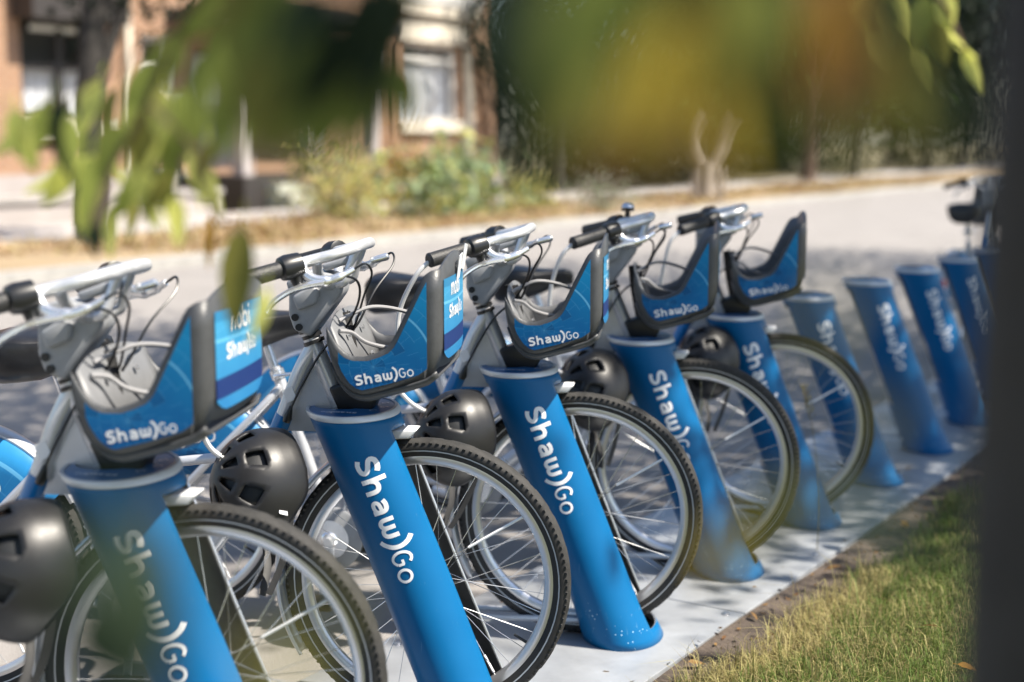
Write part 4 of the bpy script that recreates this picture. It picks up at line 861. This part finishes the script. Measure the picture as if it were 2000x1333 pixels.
# local: x along the street (r - 12), y away from the street, z up
def hbox(name, x0, x1, y0, y1, z0, z1, m, parent=house, bevel=0):
    mb = MB(); mb.box(((x0 + x1) / 2, (y0 + y1) / 2, (z0 + z1) / 2), (x1 - x0, y1 - y0, z1 - z0)); return mb.build(name, m, parent, smooth=False, bevel=bevel)
def wall_with_holes(name, x0, x1, z0, z1, holes, m, th=.3, y=0):
    xs = sorted(set([x0, x1] + [h[0] for h in holes] + [h[1] for h in holes])); zs = sorted(set([z0, z1] + [h[2] for h in holes] + [h[3] for h in holes])); mb = MB()
    for a, b in zip(xs, xs[1:]):
        for c, d in zip(zs, zs[1:]):
            if any(h[0] <= a and b <= h[1] and h[2] <= c and d <= h[3] for h in holes): continue
            mb.add([(a, y, c), (b, y, c), (b, y, d), (a, y, d)], [(0, 1, 2, 3)]); mb.add([(a, y + th, c), (b, y + th, c), (b, y + th, d), (a, y + th, d)], [(0, 1, 2, 3)])
    for h in holes: mb.add([(h[0], y, h[2]), (h[1], y, h[2]), (h[1], y, h[3]), (h[0], y, h[3]), (h[0], y + th, h[2]), (h[1], y + th, h[2]), (h[1], y + th, h[3]), (h[0], y + th, h[3])], [(0, 1, 5, 4), (1, 2, 6, 5), (2, 3, 7, 6), (3, 0, 4, 7)])
    return mb.build(name, m, house, smooth=False)
W1 = (1.1, 2.95, 1.72, 4.4); W2 = (12.05, 14.45, 1.85, 3.65); DR = (5.2, 6.5, .85, 3.1); PW = (3.9, 4.7, 2.2, 3.3)
wall_with_holes('wall', -6, 16.2, -.1, 7.5, [W1, W2, DR, PW], 'brick')
hbox('wall', -6, 16.2, 6, 6.3, -.1, 7.5, 'brick'); hbox('wall', -6.0, -5.7, .31, 5.99, -.1, 7.5, 'brick'); hbox('wall', 15.9, 16.19, .31, 5.99, -.1, 7.5, 'brick'); hbox('floor', -5.6, 15.8, .4, 5.9, .5, .6, 'dark_wood')
rf = MB(); rf.add([(-6.5, -.7, 7.4), (16.7, -.7, 7.4), (16.7, 3.1, 10), (-6.5, 3.1, 10), (-6.5, 7, 7.4), (16.7, 7, 7.4)], [(0, 1, 2, 3), (3, 2, 5, 4), (0, 3, 4), (1, 5, 2), (0, 4, 5, 1)]); rf.build('roof', 'roof', house, smooth=False)
def curtain(x0, x1, z0, z1, par, y=.28):
    mb = MB(); n = 60; vs = []
    for i in range(n + 1): x = x0 + (x1 - x0) * i / n; yy = y + .03 * math.sin(i * 1.15) + .01 * math.sin(i * 2.9); vs += [(x, yy, z0), (x, yy, z1)]
    mb.add(vs, [(2 * i, 2 * i + 2, 2 * i + 3, 2 * i + 1) for i in range(n)]); return mb.build('curtain', 'curtain', par)
def window(h, fm, cz, sill='cream', mull=1):
    x0, x1, z0, z1 = h; mb = MB(); t = .09
    for b in ((x0, x0 + t, z0, z1), (x1 - t, x1, z0, z1), (x0 + t, x1 - t, z0, z0 + t), (x0 + t, x1 - t, z1 - t, z1)): mb.box(((b[0] + b[1]) / 2, .14, (b[2] + b[3]) / 2), (b[1] - b[0], .12, b[3] - b[2]))
    w_ = mb.build('window', fm, house, smooth=False)
    for k in range(1, mull + 1): x = x0 + (x1 - x0) * k / (mull + 1); hbox('mullion', x - .05, x + .05, .09, .19, z0 + t, z1 - t, fm, w_)
    hbox('transom', x0 + t, x1 - t, .095, .185, cz - .05, cz + .05, fm, w_)
    for k in range(mull + 1):
        a = x0 + (x1 - x0) * k / (mull + 1) + .06; b = x0 + (x1 - x0) * (k + 1) / (mull + 1) - .06
        hbox('pane', a, b, .135, .145, z0 + t, cz - .05, 'window_glass', w_); hbox('pane', a, b, .135, .145, cz + .05, z1 - t, 'window_glass', w_)
    curtain(x0 + .1, x1 - .1, z0 + .05, cz, w_)
    hbox('dark_backing', x0 + .05, x1 - .05, .9, .92, z0, z1, 'dark_wood', w_)  # dark sheet added behind the window to stand for the unlit room
    hbox('sill', x0 - .12, x1 + .14, -.16, .08, z0 - .26, z0 - .004, sill, w_); return w_
w1 = window(W1, 'dark_wood', 2.66); hbox('blind_rail', 1.35, 2.35, .02, .06, 3.25, 3.34, 'white_trim', w1); hbox('awning', .95, 3.1, -.55, -.02, 3.42, 4.5, 'dark_wood', w1)
w2 = window(W2, 'white_trim', 3.30, mull=0)
hbox('lintel', 11.7, 14.9, -.12, -.01, 3.72, 4.22, 'cream', w2); hbox('cornice', 11.5, 15.2, -.28, -.013, 4.34, 4.56, 'cream', w2); hbox('cornice', 11.4, 15.3, -.34, -.016, 4.62, 4.9, 'white_trim', w2)
hbox('pier', 14.75, 15.05, -.10, -.01, .4, 3.6, 'cream'); hbox('pier', 15.55, 16.1, -.12, -.01, .4, 3.6, 'brick'); hbox('pier', 11.55, 11.8, -.10, -.01, .4, 3.6, 'brick'); hbox('base_course', -6.05, 4.9, -.14, -.01, .42, .80, 'stucco'); hbox('base_course', 7.0, 16.3, -.14, -.011, .1, .5, 'stucco')
wp = window(PW, 'white_trim', 2.75, mull=0); dd = hbox('door', 5.28, 6.42, .16, .22, .86, 3.05, 'stucco'); hbox('door_panel', 5.45, 6.25, .145, .158, 1.05, 1.9, 'stucco', dd); hbox('door_panel', 5.45, 6.25, .145, .158, 2.05, 2.9, 'white_trim', dd); hbox('handle', 5.38, 5.42, .10, .158, 1.8, 1.95, 'dark_wood', dd)
for x in (4.95, 6.95, 8.9): hbox('porch_post', x - .14, x + .14, -1.6, -1.32, .2, 3.6, 'stucco')
hbox('porch_roof', 4.6, 9.4, -1.85, -.02, 3.6, 3.85, 'dark_wood'); hbox('porch_floor', 4.6, 9.4, -1.8, -.02, -.05, .72, 'dark_wood')
for i in range(4): hbox('step', 5.2, 6.8, -1.8 - .3 * (i + 1), -1.8 - .3 * i - .003, -.05, .72 - .16 * (i + 1), 'step_stone')
hbox('downpipe', 3.4, 3.52, -.14, -.02, .1, 7.2, 'cream')
# low garden wall with a vent box
gw = empty('garden_wall', street(9, -16.4)); gw.rotation_euler = house.rotation_euler; tag(gw, 'low pale garden wall at the far pavement, left of the bushes', 'wall')
hbox('wall_block', -8, 7, -.12, .12, 0, .42, 'stucco', gw); hbox('coping', -8.05, 7.05, -.18, .18, .424, .52, 'concrete', gw); hbox('vent_box', 1.05, 1.55, -.22, -.125, .08, .36, 'black_plastic', gw)

# ------------------------------------------------------------------ far trees and bushes
tree('boulevard_tree', street(9.3, -12.2, .1), 5.0, .25, tuple(street(10.2, -12.3, 4.7)), (1.25, 1.25, 2.0), 60, 60, .6, .14, 'far_leaf_shaded', 'bark', 'dark trunked tree on the far verge, before the brick house', None, 5)
tree('boulevard_tree', street(40.2, -13.8, .1), 6.0, .30, tuple(street(41, -13.8, 8.2)), (4.6, 4.6, 3.9), 150, 70, 1.1, .26, 'far_leaf_shaded', 'bark_brown', 'brown trunked tree at the far end of the verge, right of centre', None, 6)
far = [(27.8, -15.9, 7, 1.7, 3.4, 'conifer', 'dark conifer overlapping the right corner of the brick house'), (35, -15.2, 6.5, 2.2, 2.0, 'far_leaf_lit', 'small sunlit tree before the dark hedge'), (47, -14.6, 7, 2.6, 2.2, 'far_leaf_lit', 'sunlit tree right of the brown trunked one'), (47, -20, 9, 4.5, 4.5, 'far_leaf_shaded', 'dark tree behind the pale pruned trunk'), (36, -24, 10, 4.8, 5, 'far_leaf_shaded', 'tall dark tree right of the conifer'), (56, -22, 10, 5, 5, 'far_leaf_lit', 'lighter green tree behind the brown trunked one'),
       (58, -15, 9, 4.5, 4.4, 'far_leaf_shaded', 'dark tree far along the street, left of the yellow lawn'), (66, -8, 10, 5, 5, 'far_leaf_shaded', 'dark tree closing the far end of the street'), (72, -17, 11, 5.5, 5.4, 'far_leaf_shaded', 'large dark tree far beyond the street end'), (76, -2, 11, 5.5, 5.4, 'far_leaf_shaded', 'large dark tree far right, near the trunk edge'), (90, -26, 13, 8, 6.5, 'far_leaf_shaded', 'broad dark tree in the deep background'), (92, -10, 13, 8, 6.5, 'far_leaf_shaded', 'broad dark tree in the deep background at right'), (22, -30, 12, 6, 6, 'far_leaf_shaded', 'tree rising behind the brick house')]
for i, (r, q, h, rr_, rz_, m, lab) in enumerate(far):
    low = rz_ + (.7 if m == 'far_leaf_shaded' else 1.9 if rr_ < 3 and m != 'conifer' else .4)
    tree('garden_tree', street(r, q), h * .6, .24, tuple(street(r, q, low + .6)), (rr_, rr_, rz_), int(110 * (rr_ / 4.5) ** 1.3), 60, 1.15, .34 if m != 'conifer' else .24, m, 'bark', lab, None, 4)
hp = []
for i in range(760):
    r = 29.5 + 34 * rng.random(); q = -18.6 - .12 * (r - 29) + rng.normal() * .7; z = rng.random() ** .8 * 4.2; hp.append(np.array(street(r, q, z)) + rng.normal(size=(24, 3)) * .42)
hd = obj('hedge', leaves_mesh('hedge', np.concatenate(hp), .26, ['conifer', 'far_leaf_shaded'], rng.integers(0, 2, 760 * 24))); tag(hd, 'tall dark hedge beside the pavement, right of the brick house', 'hedge')
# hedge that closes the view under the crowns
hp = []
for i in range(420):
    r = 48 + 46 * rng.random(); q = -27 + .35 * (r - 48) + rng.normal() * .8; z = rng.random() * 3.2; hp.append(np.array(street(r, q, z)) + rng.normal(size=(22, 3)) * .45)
hd = obj('hedge', leaves_mesh('hedge', np.concatenate(hp), .3, ['far_leaf_shaded'])); tag(hd, 'tall dark hedge closing the view beyond the far gardens', 'hedge')
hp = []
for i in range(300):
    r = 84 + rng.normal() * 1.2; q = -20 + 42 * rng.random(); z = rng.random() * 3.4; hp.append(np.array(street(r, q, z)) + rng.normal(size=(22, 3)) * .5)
hd = obj('hedge', leaves_mesh('hedge', np.concatenate(hp), .34, ['far_leaf_shaded'])); tag(hd, 'dark hedge across the far end of the street', 'hedge')
def bush(name, c, R3, n, per, cr, ls, m, label, asp=.5):
    root = empty(name, c); tag(root, label, 'bush'); mb = MB()
    for k in range(7): a = k * .9; mb.tube([(0, 0, 0), (math.cos(a) * R3[0] * .3, math.sin(a) * R3[1] * .3, R3[2] * .7), (math.cos(a) * R3[0] * .6, math.sin(a) * R3[1] * .6, R3[2] * 1.3)], [.02, .014, .006], 5)
    mb.build('stem', 'bark_brown', root)
    P = clump_points((0, 0, R3[2] * .95), R3, n, per, cr, .2); P[:, 2] = np.abs(P[:, 2]); ms = m if isinstance(m, list) else [m]
    obj('foliage', leaves_mesh('foliage', P, ls, ms, rng.integers(0, len(ms), len(P)), asp), root)
bush('flower_bush', street(14.7, -12.3, .1), (.72, .72, .52), 60, 26, .35, .10, ['bush_pink', 'bush_yellow', 'bush_yellow', 'bush_blue'], 'yellow and pink flowering bush on the far verge')
bush('flower_bush', street(15.6, -13.4, .1), (.7, .7, .75), 50, 24, .35, .11, ['leaf_olive', 'bush_pink', 'far_leaf_lit', 'bush_yellow'], 'taller bronze flowering bush behind the yellow one')
bush('broadleaf_bush', street(16.6, -11.6, .1), (1.15, 1.0, .50), 52, 18, .6, .24, ['bush_blue', 'bush_blue', 'bush_yellow', 'leaf_green'], 'large blue green broad leaved bush right of the flowering bushes', .38)
bush('low_bush', street(19.2, -11.6, .1), (.55, .7, .32), 36, 26, .3, .09, ['bush_yellow', 'far_leaf_lit'], 'low yellow green bush right of the broad leaved one')
bush('grey_bush', street(19.8, -10.4, .1), (.60, .7, .36), 40, 26, .3, .08, ['bush_grey', 'bush_grey', 'bush_blue'], 'low silver grey bush near the far kerb')
bush('flower_bush', street(20.5, -15.5, .1), (.9, .9, .6), 40, 24, .4, .12, ['leaf_olive', 'leaf_orange', 'far_leaf_lit'], 'orange flecked bush before the right house window')
# flower stalk with orange heads
fs_ = MB(); fb = street(16.6, -12.9, .1)
for k in range(5): a = Vector((-.10 + .09 * k, 0, 0)); fs_.tube(crom([fb + a * .4, fb + a + Vector((.05, 0, 1.0)), fb + a * 2.2 + Vector((.25, 0, 1.7 + .08 * k))], 5), .009, 5)
tag(fs_.build('flower_stalk', 'leaf_orange', ang=80), 'tall reddish flower stalks before the right house window', 'flower stalk')
# pale pruned trunk with two cut limbs
pt_ = MB(); p0 = street(25.2, -10.7, .1)
pt_.tube([p0, p0 + Vector((0, 0, .5)), p0 + Vector((-.02, 0, .85))], [.26, .2, .2], 12)
for sx in (-1, 1): pt_.tube(crom([p0 + Vector((sx * .1, 0, .75)), p0 + Vector((sx * .30, 0, 1.15)), p0 + Vector((sx * .34 + .1, 0, 1.55)), p0 + Vector((sx * .34 + .28, 0, 1.85))], 4), [.13] * 5 + [.11] * 8, 10)
for sx in (-.3, .05, .35): pt_.tube([p0 + Vector((sx, -.1, 0)), p0 + Vector((sx * .8, -.1, .75))], [.09, .06], 8)
tag(pt_.build('pruned_trunk', 'bark_grey', ang=70), 'pale grey pruned trunk with two cut limbs on the far verge', 'tree trunk')

vp = []
for i in range(2600):
    r = -2 + 48 * rng.random() ** 1.3; q = -9.65 - 3.3 * rng.random(); d = math.sin(r * .9 + q * 1.3) + math.sin(r * .37 - q * 2.1)
    if d > -.3: vp.append(np.array(street(r, q, .12)) + np.abs(rng.normal(size=(14, 3))) * (.22, .22, .05))
vg = obj('dry_grass_tufts', leaves_mesh('dry_grass_tufts', np.concatenate(vp), .13, ['blade_straw', 'leaf_brown', 'bush_pink'], rng.integers(0, 3, len(vp) * 14), .22)); tag(vg, 'patchy dry grass and leaf litter along the far verge', 'dry grass', kind='stuff')
